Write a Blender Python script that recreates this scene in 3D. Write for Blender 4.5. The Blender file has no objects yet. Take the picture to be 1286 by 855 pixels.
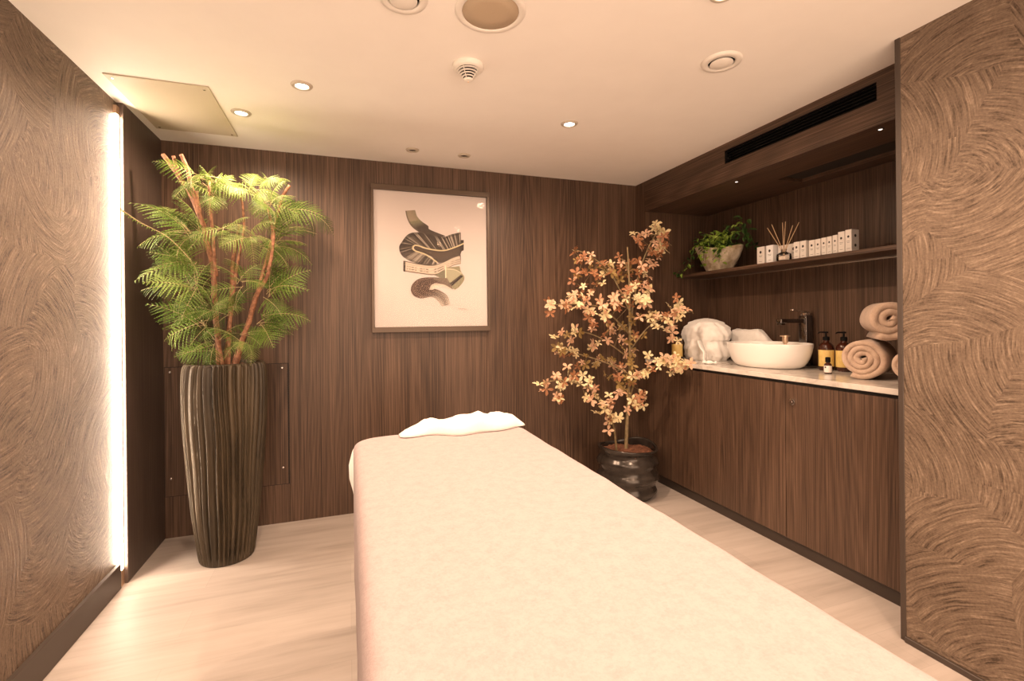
import bpy, bmesh, math, random
from mathutils import Vector, Matrix, noise as mnoise

# ------------------------------------------------------------------ camera, world, exposure
PI = math.pi
SC = bpy.context.scene
C = SC.collection
CEIL = 2.2284

cam_d = bpy.data.cameras.new('camera')
cam = bpy.data.objects.new('camera', cam_d)
C.objects.link(cam)
cam_d.sensor_width = 36.0
cam_d.lens = 593.967 / 1286 * 36.0
cam_d.shift_y = (402.25 - 427.5) / 1286
cam_d.clip_start = 0.02
YAW, ROLL = 0.3337, -0.0107
_F = Vector((math.sin(YAW), math.cos(YAW), 0))
_R0 = Vector((math.cos(YAW), -math.sin(YAW), 0))
_U0 = Vector((0, 0, 1))
_R = _R0 * math.cos(ROLL) + _U0 * math.sin(ROLL)
_U = -_R0 * math.sin(ROLL) + _U0 * math.cos(ROLL)
m = Matrix((( _R.x, _U.x, -_F.x, 0), (_R.y, _U.y, -_F.y, 0), (_R.z, _U.z, -_F.z, 1.2), (0, 0, 0, 1)))
cam.matrix_world = m
SC.camera = cam

wd = bpy.data.worlds.new('world')
SC.world = wd
wd.use_nodes = True
wd.node_tree.nodes['Background'].inputs[0].default_value = (1.0, 0.70, 0.49, 1)
wd.node_tree.nodes['Background'].inputs[1].default_value = 5.0  # warm ambient fill added through the open rear to lift the ceiling

SC.view_settings.view_transform = 'Standard'
SC.view_settings.look = 'None'
SC.view_settings.gamma = 1.0
SC.view_settings.use_curve_mapping = False
SC.view_settings.exposure = 0.0

LAMP_COL = (1.0, 0.69, 0.475)
SPOT_W = 39.5
SPOT_DEG, SPOT_BLEND = 172, 0.9
LED_STRENGTH = 95.0
LED_COL = (1.0, 0.76, 0.56)
# downlights: x, y, watts factor
DOWNLIGHTS = [(-0.179, 2.231, 1.0), (-0.482, 2.608, 0.65), (1.106, 2.240, 1.0), (1.131, 1.190, 0.6),
              (-0.179, 1.190, 0.5), (1.131, 0.10, 0.45), (-0.179, 0.10, 0.5)]

# ------------------------------------------------------------------ helpers
KEEP = set()          # meshes whose face directions stay as built

def tag(o, label=None, cat=None, group=None, kind=None):
    if label: o['label'] = label
    if cat: o['category'] = cat
    if group: o['group'] = group
    if kind: o['kind'] = kind
    return o

def thing(name, label, cat, loc=(0, 0, 0), rotz=0, group=None):
    o = bpy.data.objects.new(name, None)
    C.objects.link(o)
    o.empty_display_size = 0.05
    o.location = loc
    o.rotation_euler = (0, 0, rotz)
    return tag(o, label, cat, group)

def obj(name, bm, mats, parent=None, smooth=False, loc=None, angle=None):
    me = bpy.data.meshes.new(name)
    if id(bm) in KEEP: KEEP.discard(id(bm))
    else: bmesh.ops.recalc_face_normals(bm, faces=bm.faces[:])
    bm.to_mesh(me)
    bm.free()
    for mt in (mats if isinstance(mats, (list, tuple)) else [mats]):
        me.materials.append(mt)
    if smooth:
        me.polygons.foreach_set('use_smooth', [True] * len(me.polygons))
        if angle:
            me.set_sharp_from_angle(angle=math.radians(angle))
    o = bpy.data.objects.new(name, me)
    C.objects.link(o)
    if parent: o.parent = parent
    if loc: o.location = loc
    return o

def struct(name, bm, mats, **k):
    return tag(obj(name, bm, mats, **k), kind='structure')

def dup(root, loc=None, rotz=None, label=None, group=None):
    r = root.copy(); C.objects.link(r)
    if loc is not None: r.location = loc
    if rotz is not None: r.rotation_euler = (0, 0, rotz)
    if label: r['label'] = label
    if group: r['group'] = group
    for ch in list(root.children):
        c = ch.copy(); C.objects.link(c); c.parent = r
        for g in ch.children:
            d = g.copy(); C.objects.link(d); d.parent = c
    return r

def box(bm, a, b, mi=0, bev=0.0, seg=2):
    x0, y0, z0 = a; x1, y1, z1 = b
    vs = [bm.verts.new(p) for p in ((x0, y0, z0), (x1, y0, z0), (x1, y1, z0), (x0, y1, z0),
                                    (x0, y0, z1), (x1, y0, z1), (x1, y1, z1), (x0, y1, z1))]
    fs = [bm.faces.new([vs[i] for i in q]) for q in ((0, 3, 2, 1), (4, 5, 6, 7), (0, 1, 5, 4), (1, 2, 6, 5), (2, 3, 7, 6), (3, 0, 4, 7))]
    for f in fs: f.material_index = mi
    if bev > 0:
        es = list({e for f in fs for e in f.edges})
        r = bmesh.ops.bevel(bm, geom=es, offset=bev, segments=seg, affect='EDGES', profile=0.5)
        for f in r['faces']: f.material_index = mi
    return bm

def nb(): return bmesh.new()

def bx(a, b, bev=0.0, seg=2):
    return box(nb(), a, b, 0, bev, seg)

def lathe(bm, prof, cx=0, cy=0, seg=32, mi=0, cap0=True, cap1=True, fx=1.0, fy=1.0):
    rings = []
    for r, z in prof:
        rings.append([bm.verts.new((cx + r * fx * math.cos(2 * PI * i / seg), cy + r * fy * math.sin(2 * PI * i / seg), z)) for i in range(seg)])
    for a, b in zip(rings, rings[1:]):
        for i in range(seg):
            j = (i + 1) % seg
            f = bm.faces.new((a[i], a[j], b[j], b[i])); f.material_index = mi
    if cap0:
        f = bm.faces.new(rings[0][::-1]); f.material_index = mi
    if cap1:
        f = bm.faces.new(rings[-1]); f.material_index = mi
    return bm

def tube(bm, pts, rad, seg=8, mi=0, caps=True):
    pts = [Vector(p) for p in pts]
    n = len(pts)
    rads = rad if isinstance(rad, (list, tuple)) else [rad] * n
    rings = []
    up = Vector((0.13, 0.31, 1)).normalized()
    prev = None
    for i, p in enumerate(pts):
        d = (pts[min(i + 1, n - 1)] - pts[max(i - 1, 0)]).normalized()
        if prev is None:
            s = d.cross(up)
            if s.length < 0.05: s = d.cross(Vector((1, 0, 0)))
        else:
            s = prev - d * prev.dot(d)
        s.normalize(); prev = s
        t = d.cross(s)
        rings.append([bm.verts.new(p + (s * math.cos(2 * PI * k / seg) + t * math.sin(2 * PI * k / seg)) * rads[i]) for k in range(seg)])
    for a, b in zip(rings, rings[1:]):
        for k in range(seg):
            j = (k + 1) % seg
            f = bm.faces.new((a[k], a[j], b[j], b[k])); f.material_index = mi
    if caps:
        bm.faces.new(rings[0][::-1]).material_index = mi
        bm.faces.new(rings[-1]).material_index = mi
    return bm

def catmull(pts, n=6):
    P = [Vector(p) for p in pts]
    out = []
    for i in range(len(P) - 1):
        p0 = P[max(i - 1, 0)]; p1 = P[i]; p2 = P[i + 1]; p3 = P[min(i + 2, len(P) - 1)]
        for k in range(n):
            t = k / n
            out.append(0.5 * ((2 * p1) + (p2 - p0) * t + (2 * p0 - 5 * p1 + 4 * p2 - p3) * t * t + (3 * p1 - p0 - 3 * p2 + p3) * t ** 3))
    out.append(P[-1].copy())
    return out

# ------------------------------------------------------------------ materials
def s2l(c):
    return tuple(((v / 255) / 12.92 if v / 255 <= 0.04045 else ((v / 255 + 0.055) / 1.055) ** 2.4) for v in c)

class NT:
    def __init__(s, name):
        s.m = bpy.data.materials.new(name); s.m.use_nodes = True
        s.t = s.m.node_tree; s.t.nodes.clear()
        s.out = s.t.nodes.new('ShaderNodeOutputMaterial')
        s.p = s.t.nodes.new('ShaderNodeBsdfPrincipled')
        s.l(s.p.outputs[0], s.out.inputs[0])
    def l(s, a, b): s.t.links.new(a, b)
    def n(s, ty, **k):
        nd = s.t.nodes.new('ShaderNode' + ty)
        for a, b in k.items(): setattr(nd, a, b)
        return nd
    def setp(s, **k):
        for a, b in k.items():
            s.p.inputs[a.replace('_', ' ')].default_value = b
    def math(s, op, a, b=None, c=None):
        nd = s.n('Math', operation=op)
        for i, v in enumerate((a, b, c)):
            if v is None: continue
            if hasattr(v, 'links'): s.l(v, nd.inputs[i])
            else: nd.inputs[i].default_value = v
        return nd.outputs[0]
    def vmath(s, op, a, b=None):
        nd = s.n('VectorMath', operation=op)
        for i, v in enumerate((a, b)):
            if v is None: continue
            if hasattr(v, 'links'): s.l(v, nd.inputs[i])
            else: nd.inputs[i].default_value = v
        return nd.outputs['Value'] if op in ('LENGTH', 'DISTANCE', 'DOT_PRODUCT') else nd.outputs[0]
    def coord(s, scale=(1, 1, 1), loc=(0, 0, 0), kind='Object'):
        tc = s.n('TexCoord'); mp = s.n('Mapping')
        s.l(tc.outputs[kind], mp.inputs[0])
        mp.inputs['Scale'].default_value = scale; mp.inputs['Location'].default_value = loc
        return mp.outputs[0]
    def noise(s, vec, scale=1.0, detail=4, rough=0.5, dist=0.0, dim='3D', w=None):
        nd = s.n('TexNoise', noise_dimensions=dim)
        if vec is not None: s.l(vec, nd.inputs['Vector'])
        if w is not None: s.l(w, nd.inputs['W'])
        nd.inputs['Scale'].default_value = scale; nd.inputs['Detail'].default_value = detail
        nd.inputs['Roughness'].default_value = rough; nd.inputs['Distortion'].default_value = dist
        return nd.outputs[0]
    def ramp(s, fac, stops, interp='LINEAR'):
        nd = s.n('ValToRGB'); s.l(fac, nd.inputs[0])
        cr = nd.color_ramp; cr.interpolation = interp
        while len(cr.elements) > 1: cr.elements.remove(cr.elements[0])
        cr.elements[0].position = stops[0][0]
        cr.elements[0].color = (*stops[0][1], 1)
        for p, c in stops[1:]:
            e = cr.elements.new(p); e.color = (*c, 1)
        return nd.outputs[0]
    def mix(s, fac, a, b, mode='MIX'):
        nd = s.n('Mix', data_type='RGBA', blend_type=mode)
        for v, i in ((fac, 0), (a, 6), (b, 7)):
            if hasattr(v, 'links'): s.l(v, nd.inputs[i])
            else: nd.inputs[i].default_value = v if i == 0 else (*v, 1)
        return nd.outputs[2]
    def bump(s, h, strength=0.3, dist=0.01):
        nd = s.n('Bump'); s.l(h, nd.inputs['Height'])
        nd.inputs['Strength'].default_value = strength; nd.inputs['Distance'].default_value = dist
        s.l(nd.outputs[0], s.p.inputs['Normal'])
    def base(s, c):
        if hasattr(c, 'links'): s.l(c, s.p.inputs['Base Color'])
        else: s.p.inputs['Base Color'].default_value = (*c, 1)
        return s

def plain(name, col, rough=0.5, metal=0.0, **k):
    n = NT(name); n.base(col); n.setp(Roughness=rough, Metallic=metal, **k)
    return n.m

def speckled(name, c1, c2, scale, rough=0.6, metal=0.0, bump=0.0, bdist=0.003, detail=4, stops=(0.35, 0.65), **k):
    n = NT(name); v = n.coord()
    f = n.noise(v, scale, detail, 0.6)
    n.base(n.ramp(f, [(stops[0], c1), (stops[1], c2)]))
    n.setp(Roughness=rough, Metallic=metal, **k)
    if bump: n.bump(f, bump, bdist)
    return n.m

def wood(name, axis, dark, mid, light, rough=0.42):
    """laminate with a fine long grain along axis and cathedral figures"""
    n = NT(name)
    def sc(a, l):
        r = [a, a, a]; r[axis] = l; return tuple(r)
    fine = n.noise(n.coord(sc(210, 1.5)), 1.0, 5, 0.65)
    hair = n.noise(n.coord(sc(520, 4.0)), 1.0, 3, 0.6)
    broad = n.noise(n.coord(sc(7.0, 0.3), (3.1, 1.7, 0.4)), 1.0, 3, 0.5)
    fig = n.noise(n.coord(sc(3.8, 0.20), (0.3, 7.7, 2.2)), 1.0, 1.5, 0.4, 0.1)
    ring = n.math('FRACT', n.math('MULTIPLY_ADD', fine, 0.8, n.math('MULTIPLY', fig, 34.0)))
    ring = n.math('ABSOLUTE', n.math('MULTIPLY_ADD', ring, 2.0, -1.0))
    v = n.math('ADD', n.math('MULTIPLY', fine, 0.62), n.math('MULTIPLY', hair, 0.27))
    v = n.math('ADD', v, n.math('MULTIPLY', ring, 0.065))
    v = n.math('ADD', v, n.math('MULTIPLY', broad, 0.17))
    col = n.ramp(v, [(0.41, dark), (0.56, mid), (0.73, light)])
    n.base(col)
    n.setp(Roughness=rough)
    n.p.inputs['Specular IOR Level'].default_value = 0.35
    n.bump(v, 0.12, 0.002)
    return n.m

WD, WM, WL = (0.020, 0.0108, 0.0066), (0.076, 0.0435, 0.0275), (0.165, 0.100, 0.066)
M_WOOD = wood('dark_walnut_vertical', 2, WD, WM, WL)
M_WOODH = wood('dark_walnut_horizontal', 1, WD, WM, WL)
M_PANEL = wood('dark_side_panel', 2, (0.04, 0.028, 0.022), (0.075, 0.053, 0.042), (0.12, 0.087, 0.07))
M_TRIM = plain('dark_brown_trim', (0.052, 0.036, 0.027), 0.45)
M_SEAM = plain('seam_black', (0.012, 0.009, 0.008), 0.8)

def combed(name, ax):
    """combed plaster wallcovering: fans of concentric comb strokes"""
    n = NT(name)
    tc = n.n('TexCoord'); sep = n.n('SeparateXYZ'); n.l(tc.outputs['Object'], sep.inputs[0])
    cmb = n.n('CombineXYZ')
    n.l(sep.outputs[1], cmb.inputs[0]); n.l(sep.outputs[2], cmb.inputs[1])
    P = cmb.outputs[0]
    nd = n.n('TexNoise', noise_dimensions='2D'); n.l(P, nd.inputs['Vector'])
    nd.inputs['Scale'].default_value = 2.6; nd.inputs['Detail'].default_value = 1
    w = n.vmath('SUBTRACT', nd.outputs['Color'], (0.5, 0.5, 0.5))
    sc = n.n('VectorMath', operation='SCALE'); n.l(w, sc.inputs[0]); sc.inputs['Scale'].default_value = 0.11
    Pw = n.vmath('ADD', P, sc.outputs[0])
    vo = n.n('TexVoronoi', voronoi_dimensions='2D', feature='F1'); n.l(Pw, vo.inputs['Vector'])
    vo.inputs['Scale'].default_value = 3.5; vo.inputs['Randomness'].default_value = 0.95
    sepc = n.n('SeparateColor'); n.l(vo.outputs['Color'], sepc.inputs[0])
    ang = n.math('MULTIPLY', sepc.outputs[0], 6.2832)
    mag = n.math('MULTIPLY_ADD', sepc.outputs[1], 0.26, 0.19)
    co = n.n('CombineXYZ')
    n.l(n.math('MULTIPLY', n.math('COSINE', ang), mag), co.inputs[0]); n.l(n.math('MULTIPLY', n.math('SINE', ang), mag), co.inputs[1])
    d = n.vmath('SUBTRACT', n.vmath('SUBTRACT', P, vo.outputs['Position']), co.outputs[0])
    d = n.vmath('MULTIPLY', d, (1, 1, 0))
    r = n.vmath('LENGTH', d)
    wob = n.noise(P, 9, 2, 0.5, dim='2D')
    rr = n.math('MULTIPLY_ADD', wob, 0.010, r)
    W = n.math('MULTIPLY_ADD', sepc.outputs[0], 37.0, n.math('MULTIPLY', rr, 120.0))
    sd = n.n('SeparateXYZ'); n.l(d, sd.inputs[0])
    th = n.math('ARCTAN2', sd.outputs[1], sd.outputs[0])
    pol = n.n('CombineXYZ'); n.l(W, pol.inputs[0]); n.l(n.math('MULTIPLY', th, 2.6), pol.inputs[1])
    comb = n.noise(pol.outputs[0], 1.0, 4, 0.72, dim='2D')
    brk = n.noise(P, 24, 3, 0.6, dim='2D')
    grain = n.noise(P, 130, 3, 0.6, dim='2D')
    v = n.math('MULTIPLY_ADD', n.math('SUBTRACT', comb, 0.5), n.math('MULTIPLY_ADD', brk, 1.8, 0.1), 0.5)
    v = n.math('MULTIPLY_ADD', n.math('SUBTRACT', grain, 0.5), 0.30, v)
    big = n.noise(P, 3.0, 2, 0.5, dim='2D')
    v2 = n.math('MULTIPLY_ADD', n.math('SUBTRACT', big, 0.5), 0.22, v)
    col = n.ramp(v2, [(0.28, (0.055, 0.036, 0.024)), (0.43, (0.135, 0.094, 0.066)), (0.58, (0.18, 0.129, 0.092)), (0.76, (0.29, 0.217, 0.16))])
    n.base(col)
    n.setp(Roughness=0.55)
    n.p.inputs['Specular IOR Level'].default_value = 0.3
    n.bump(v, 0.55, 0.006)
    return n.m
M_COMB = combed('combed_wallcovering', 0)

def floor_mat():
    n = NT('pale_oak_floor')
    v = n.coord()
    br = n.n('TexBrick'); n.l(v, br.inputs[0])
    br.inputs['Color1'].default_value = (0.50, 0.50, 0.50, 1); br.inputs['Color2'].default_value = (0.66, 0.66, 0.66, 1)
    br.inputs['Mortar'].default_value = (0.38, 0.38, 0.38, 1)
    br.inputs['Scale'].default_value = 1.0; br.inputs['Mortar Size'].default_value = 0.0012
    br.inputs['Brick Width'].default_value = 1.25; br.inputs['Row Height'].default_value = 0.178
    br.inputs['Bias'].default_value = 0.0
    g = n.noise(n.coord((2.2, 26, 20)), 1.0, 5, 0.6, 0.3)
    g2 = n.noise(n.coord((1.1, 7, 5), (3, 1, 0)), 1.0, 3, 0.55, 0.6)
    v = n.math('ADD', n.math('MULTIPLY', g, 0.45), n.math('MULTIPLY', g2, 0.55))
    col = n.ramp(v, [(0.30, (0.33, 0.265, 0.22)), (0.50, (0.475, 0.40, 0.35)), (0.72, (0.57, 0.495, 0.445))])
    mul = n.mix(0.55, col, br.outputs[0], 'MULTIPLY')
    ga = n.n('BrightContrast'); n.l(mul, ga.inputs[0]); ga.inputs['Bright'].default_value = 0.10
    n.base(ga.outputs[0])
    n.setp(Roughness=0.5)
    n.bump(v, 0.06, 0.002)
    return n.m
M_FLOOR = floor_mat()

M_CEIL = speckled('white_ceiling_paint', (0.86, 0.83, 0.79), (0.88, 0.85, 0.81), 6, 0.7)
M_HATCH = plain('ceiling_hatch_paint', (0.52, 0.46, 0.35), 0.6)
M_RING = plain('satin_lamp_ring', (0.52, 0.46, 0.38), 0.35)
M_WHITE = plain('white_plastic', (0.80, 0.765, 0.71), 0.4)
M_GRILLE = speckled('speaker_mesh', (0.42, 0.33, 0.23), (0.50, 0.40, 0.29), 900, 0.6)
M_BLACK = plain('matt_black', (0.006, 0.0055, 0.0055), 0.7, **{'Specular_IOR_Level': 0.12})
M_DARKIN = plain('dark_interior', (0.03, 0.024, 0.02), 0.7)
M_CHROME = plain('chrome', (0.75, 0.72, 0.70), 0.15, 1.0)
M_DCHROME = plain('dark_chrome', (0.20, 0.185, 0.18), 0.14, 1.0)
M_BRASS = plain('brushed_brass', (0.85, 0.64, 0.47), 0.42, 1.0)
M_SILVER = plain('screw_steel', (0.8, 0.77, 0.74), 0.25, 1.0)
M_CERAMIC = plain('white_ceramic', (0.84, 0.82, 0.79), 0.12)
M_BRONZE = NT('bronze_black_glaze')
_f = M_BRONZE.noise(M_BRONZE.coord((14, 14, 2.5)), 1, 4, 0.6)
M_BRONZE.base(M_BRONZE.ramp(_f, [(0.35, (0.034, 0.025, 0.015)), (0.68, (0.085, 0.062, 0.037))]))
M_BRONZE.setp(Roughness=0.46, Metallic=0.3)
M_BRONZE = M_BRONZE.m
M_POT = speckled('dark_glazed_pot', (0.028, 0.023, 0.02), (0.07, 0.057, 0.048), 8, 0.2, 0.4)

def marble():
    n = NT('pale_stone_worktop'); v = n.coord((1, 1, 1))
    f = n.noise(v, 5, 6, 0.6, 1.2)
    n.base(n.ramp(f, [(0.35, (0.42, 0.37, 0.33)), (0.5, (0.62, 0.57, 0.52)), (0.7, (0.72, 0.68, 0.63))]))
    n.setp(Roughness=0.14)
    return n.m
M_STONE = marble()

def fleece(name, c1, c2, sc=160, bump=0.5, sheen=0.3):
    n = NT(name); v = n.coord()
    f = n.noise(v, sc, 3, 0.7)
    f2 = n.noise(v, 35, 3, 0.6)
    mx = n.math('ADD', n.math('MULTIPLY', f, 0.55), n.math('MULTIPLY', f2, 0.45))
    n.base(n.ramp(mx, [(0.32, c1), (0.58, c2)]))
    n.setp(Roughness=0.95)
    n.p.inputs['Sheen Weight'].default_value = sheen
    n.p.inputs['Specular IOR Level'].default_value = 0.1
    n.bump(mx, bump, 0.004)
    return n.m
M_FLEECE = fleece('cream_fleece', (0.355, 0.288, 0.288), (0.415, 0.342, 0.342), 160, 0.5, 0.05)
M_SHEET = fleece('white_sheet', (0.76, 0.74, 0.71), (0.82, 0.80, 0.77), 200, 0.15)
M_TERRY = fleece('white_terry', (0.83, 0.81, 0.78), (0.90, 0.885, 0.86), 260, 0.7)
M_TAN = fleece('tan_terry', (0.40, 0.285, 0.215), (0.56, 0.42, 0.325), 320, 0.9)
M_LEATHER = plain('table_vinyl', (0.55, 0.5, 0.44), 0.5)
M_BEECH = plain('table_wood', (0.35, 0.22, 0.12), 0.5)

M_BARK = speckled('reddish_bark', (0.15, 0.060, 0.030), (0.40, 0.19, 0.105), 45, 0.65, bump=0.5)
M_SOIL = speckled('bark_chips', (0.10, 0.035, 0.018), (0.30, 0.125, 0.065), 60, 0.85, bump=1.0, bdist=0.02)
M_TRUNK = speckled('olive_trunk', (0.14, 0.105, 0.05), (0.28, 0.20, 0.10), 30, 0.6)

def leafmat(name, c1, c2, trans=0.25):
    n = NT(name)
    f = n.noise(n.coord(), 16, 3, 0.6)
    col = n.ramp(f, [(0.35, c1), (0.65, c2)])
    n.base(col)
    n.setp(Roughness=0.5)
    n.p.inputs['Specular IOR Level'].default_value = 0.35
    tr = n.n('BsdfTranslucent'); n.l(col, tr.inputs[0])
    ms = n.n('MixShader'); ms.inputs[0].default_value = trans
    n.l(n.p.outputs[0], ms.inputs[1]); n.l(tr.outputs[0], ms.inputs[2]); n.l(ms.outputs[0], n.out.inputs[0])
    return n.m
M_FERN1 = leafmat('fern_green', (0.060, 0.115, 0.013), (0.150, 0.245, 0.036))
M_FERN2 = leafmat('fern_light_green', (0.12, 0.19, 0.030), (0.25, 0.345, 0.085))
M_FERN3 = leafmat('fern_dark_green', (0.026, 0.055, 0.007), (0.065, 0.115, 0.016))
M_RACHIS = plain('fern_stalk', (0.38, 0.30, 0.15), 0.6)
M_IVY1 = leafmat('ivy_dark', (0.035, 0.085, 0.018), (0.085, 0.17, 0.035))
M_IVY2 = leafmat('ivy_bright', (0.26, 0.44, 0.05), (0.48, 0.66, 0.13))
M_BLOS = [leafmat('blossom_rust', (0.28, 0.115, 0.05), (0.42, 0.20, 0.10)),
          leafmat('blossom_peach', (0.62, 0.36, 0.22), (0.80, 0.55, 0.38)),
          leafmat('blossom_cream', (0.70, 0.56, 0.30), (0.88, 0.78, 0.50)),
          leafmat('blossom_olive', (0.22, 0.14, 0.045), (0.42, 0.29, 0.11))]
M_BOWL = speckled('mottled_gold_stone', (0.34, 0.26, 0.16), (0.78, 0.69, 0.55), 14, 0.4, 0.15, bump=0.5, bdist=0.01)

M_FRAME = plain('bronze_frame', (0.085, 0.055, 0.036), 0.35, 0.3)
M_PAPER = plain('art_paper', (0.56, 0.495, 0.47), 0.6)
def vcol(name):
    n = NT(name); a = n.n('VertexColor'); a.layer_name = 'ink'
    n.base(a.outputs[0]); n.setp(Roughness=0.7)
    return n.m
M_INK = vcol('art_ink')
def glassmat(name, ior=1.45, tint=(1, 1, 1), k=1.0):
    n = NT(name)
    tr = n.n('BsdfTransparent'); tr.inputs[0].default_value = (*tint, 1)
    gl = n.n('BsdfGlossy'); gl.inputs['Roughness'].default_value = 0.02
    fr = n.n('Fresnel'); fr.inputs[0].default_value = ior
    ms = n.n('MixShader'); n.l(n.math('MULTIPLY', fr.outputs[0], k), ms.inputs[0]); n.l(tr.outputs[0], ms.inputs[1]); n.l(gl.outputs[0], ms.inputs[2])
    n.l(ms.outputs[0], n.out.inputs[0])
    return n.m
M_GLASS = glassmat('picture_glass', 1.35, (1, 1, 1), 0.17)     # coated picture glass
M_JAR = glassmat('jar_glass', 1.35, (0.97, 0.96, 0.95))
M_AMBER = plain('amber_glass', (0.045, 0.012, 0.006), 0.08)
M_LABELY = speckled('yellow_label', (0.62, 0.44, 0.13), (0.70, 0.52, 0.19), 30, 0.5)
M_CARTON = speckled('white_carton', (0.78, 0.73, 0.68), (0.82, 0.775, 0.73), 20, 0.5)
M_CARTON2 = plain('bright_white_carton', (0.90, 0.90, 0.90), 0.4)
M_INKBLK = plain('black_print', (0.03, 0.025, 0.022), 0.6)
M_REED = plain('rattan_reed', (0.55, 0.38, 0.22), 0.7)
M_OIL = plain('diffuser_oil', (0.80, 0.72, 0.62), 0.3)

def emis(name, col, s):
    n = NT(name); e = n.n('Emission'); e.inputs[0].default_value = (*col, 1); e.inputs[1].default_value = s
    n.l(e.outputs[0], n.out.inputs[0]); return n.m
M_LED = emis('led_diffuser_glow', LED_COL, LED_STRENGTH)
M_LENS = emis('lamp_lens_glow', (1.0, 0.86, 0.72), 14.0)
M_PIN = emis('pin_light_glow', (1.0, 0.85, 0.7), 2.2)

# ------------------------------------------------------------------ setting
XL, YB, XR = -0.977, 3.137, 2.11            # side panel face, back wall face, joinery face
XT, XW = -1.004, 1.935                      # combed wall faces left / right
YREAR = -0.75                               # rear wall left out so the added world fill brightens the ceiling
NB, NE = 2.675, 3.019                       # niche back face, niche end face
YT = 1.194                                  # corner of the right combed wall

struct('floor', bx((-1.25, YREAR - 0.1, -0.1), (2.9, 3.35, 0.0)), M_FLOOR)
struct('ceiling', bx((-1.25, YREAR - 0.1, CEIL), (2.9, 3.35, CEIL + 0.1)), M_CEIL)
# back wall: laminate boards with fine open joints
b = nb()
xs = [-1.2, -0.340, 0.90, 2.145]
for x0, x1 in zip(xs, xs[1:]):
    box(b, (x0 + 0.001, YB, 0.0), (x1 - 0.001, YB + 0.03, CEIL), 0)
box(b, (-1.2, YB + 0.004, 0.0), (2.85, YB + 0.12, CEIL), 1)
struct('wall_back', b, [M_WOOD, M_SEAM])
struct('wall_left', bx((XT - 0.15, YREAR, 0.0), (XT, 2.664, CEIL)), M_COMB)
struct('wall_left_panel', bx((XL - 0.18, 2.664, 0.0), (XL, YB, CEIL), 0.0015, 1), M_PANEL)
struct('wall_right', bx((XW, YREAR, 0.0), (XW + 0.15, YT - 0.018, CEIL)), M_COMB)
struct('trim_1', bx((XW - 0.003, YT - 0.018, 0.0), (XW + 0.20, YT, CEIL), 0.001, 1), M_TRIM)
struct('wall_niche_back', bx((NB, YT, 0.0), (NB + 0.1, YB + 0.1, CEIL)), M_WOOD)
struct('wall_niche_end', bx((XR, NE, 0.0), (NB, YB, CEIL)), M_WOOD)
struct('wall_niche_near', bx((XR, YT, 0.0), (NB, YT + 0.02, CEIL)), M_WOOD)
# bulkhead with the grille slot
b = nb()
G0, G1, GZ0, GZ1 = 1.373, 2.223, 2.108, 2.187
yb0, yb1 = YT + 0.02, NE
box(b, (XR, yb0, 2.003), (XR + 0.02, yb1, GZ0))
box(b, (XR, yb0, GZ1), (XR + 0.02, yb1, CEIL))
box(b, (XR, yb0, GZ0), (XR + 0.02, G0, GZ1))
box(b, (XR, G1, GZ0), (XR + 0.02, yb1, GZ1))
struct('wall_bulkhead', b, M_WOODH)
b = nb()
box(b, (XR + 0.02, yb0, 2.003), (2.37, yb1, 2.023))
box(b, (2.37, yb0, 2.003), (NB, 1.30, 2.023))
box(b, (2.37, 2.09, 2.003), (NB, yb1, 2.023))
box(b, (2.56, 1.30, 2.003), (NB, 2.09, 2.023))
struct('trim_2', b, M_WOODH)
struct('trim_3', bx((2.36, 1.28, 2.023), (2.57, 2.10, 2.06)), M_DARKIN)
# skirting boards
b = nb(); box(b, (XT, YREAR, 0.0), (XT + 0.018, 2.62, 0.113), 0, 0.002, 1)
struct('baseboard_left', b, M_TRIM)
struct('baseboard_right', bx((XW - 0.012, YREAR, 0.0), (XW, YT - 0.018, 0.022), 0.002, 1), M_TRIM)

# ventilation grille in the bulkhead
t = thing('ventilation_grille', 'long black ventilation slot in the wooden bulkhead below the ceiling', 'vent', (XR + 0.011, 1.798, 2.1475))
b = nb(); box(b, (0.035, -0.43, -0.045), (0.045, 0.43, 0.045)); obj('backing', b, M_BLACK, t)
b = nb()
for k in range(5):
    z = -0.031 + k * 0.0155
    box(b, (0.002, -0.424, z - 0.0015), (0.022, 0.424, z + 0.0015))
obj('louvre', b, M_BLACK, t)
b = nb()
box(b, (-0.0105, -0.4249, -0.0394), (0.006, 0.4249, -0.0365)); box(b, (-0.0105, -0.4249, 0.0365), (0.006, 0.4249, 0.0394))
box(b, (-0.0105, -0.4249, -0.0365), (0.006, -0.422, 0.0365)); box(b, (-0.0105, 0.422, -0.0365), (0.006, 0.4249, 0.0365))
obj('frame', b, M_BLACK, t)

# LED corner strip
t = thing('led_strip_light', 'tall glowing vertical strip light in the left wall corner', 'light', (XT, 2.645, 0))
b = nb(); box(b, (0.0, 0.012, 0.05), (0.012, 0.0185, 2.19), 0); obj('channel', b, M_WHITE, t)
b = nb(); box(b, (0.0003, -0.012, 0.075), (0.012, 0.0118, 2.165), 0, 0.004, 3); obj('diffuser', b, M_LED, t, True, angle=40)
b = nb(); box(b, (0.0, -0.013, 2.1652), (0.013, 0.0185, 2.205)); obj('end_cap', b, M_BRASS, t)
b = nb(); box(b, (0.0, -0.013, 0.0), (0.013, 0.0185, 0.0748)); obj('end_cap', b, M_BRASS, t)

# ------------------------------------------------------------------ access hatches
def screw_bm(p, ax, r=0.006):
    b = nb(); lathe(b, [(r, 0), (r, 0.0015), (r * 0.6, 0.0026)], seg=12)
    R = {'y': Matrix.Rotation(PI / 2, 4, 'X'), 'z': Matrix.Rotation(PI, 4, 'X')}[ax]
    bmesh.ops.transform(b, matrix=Matrix.Translation(p) @ R, verts=b.verts[:])
    return b

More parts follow.
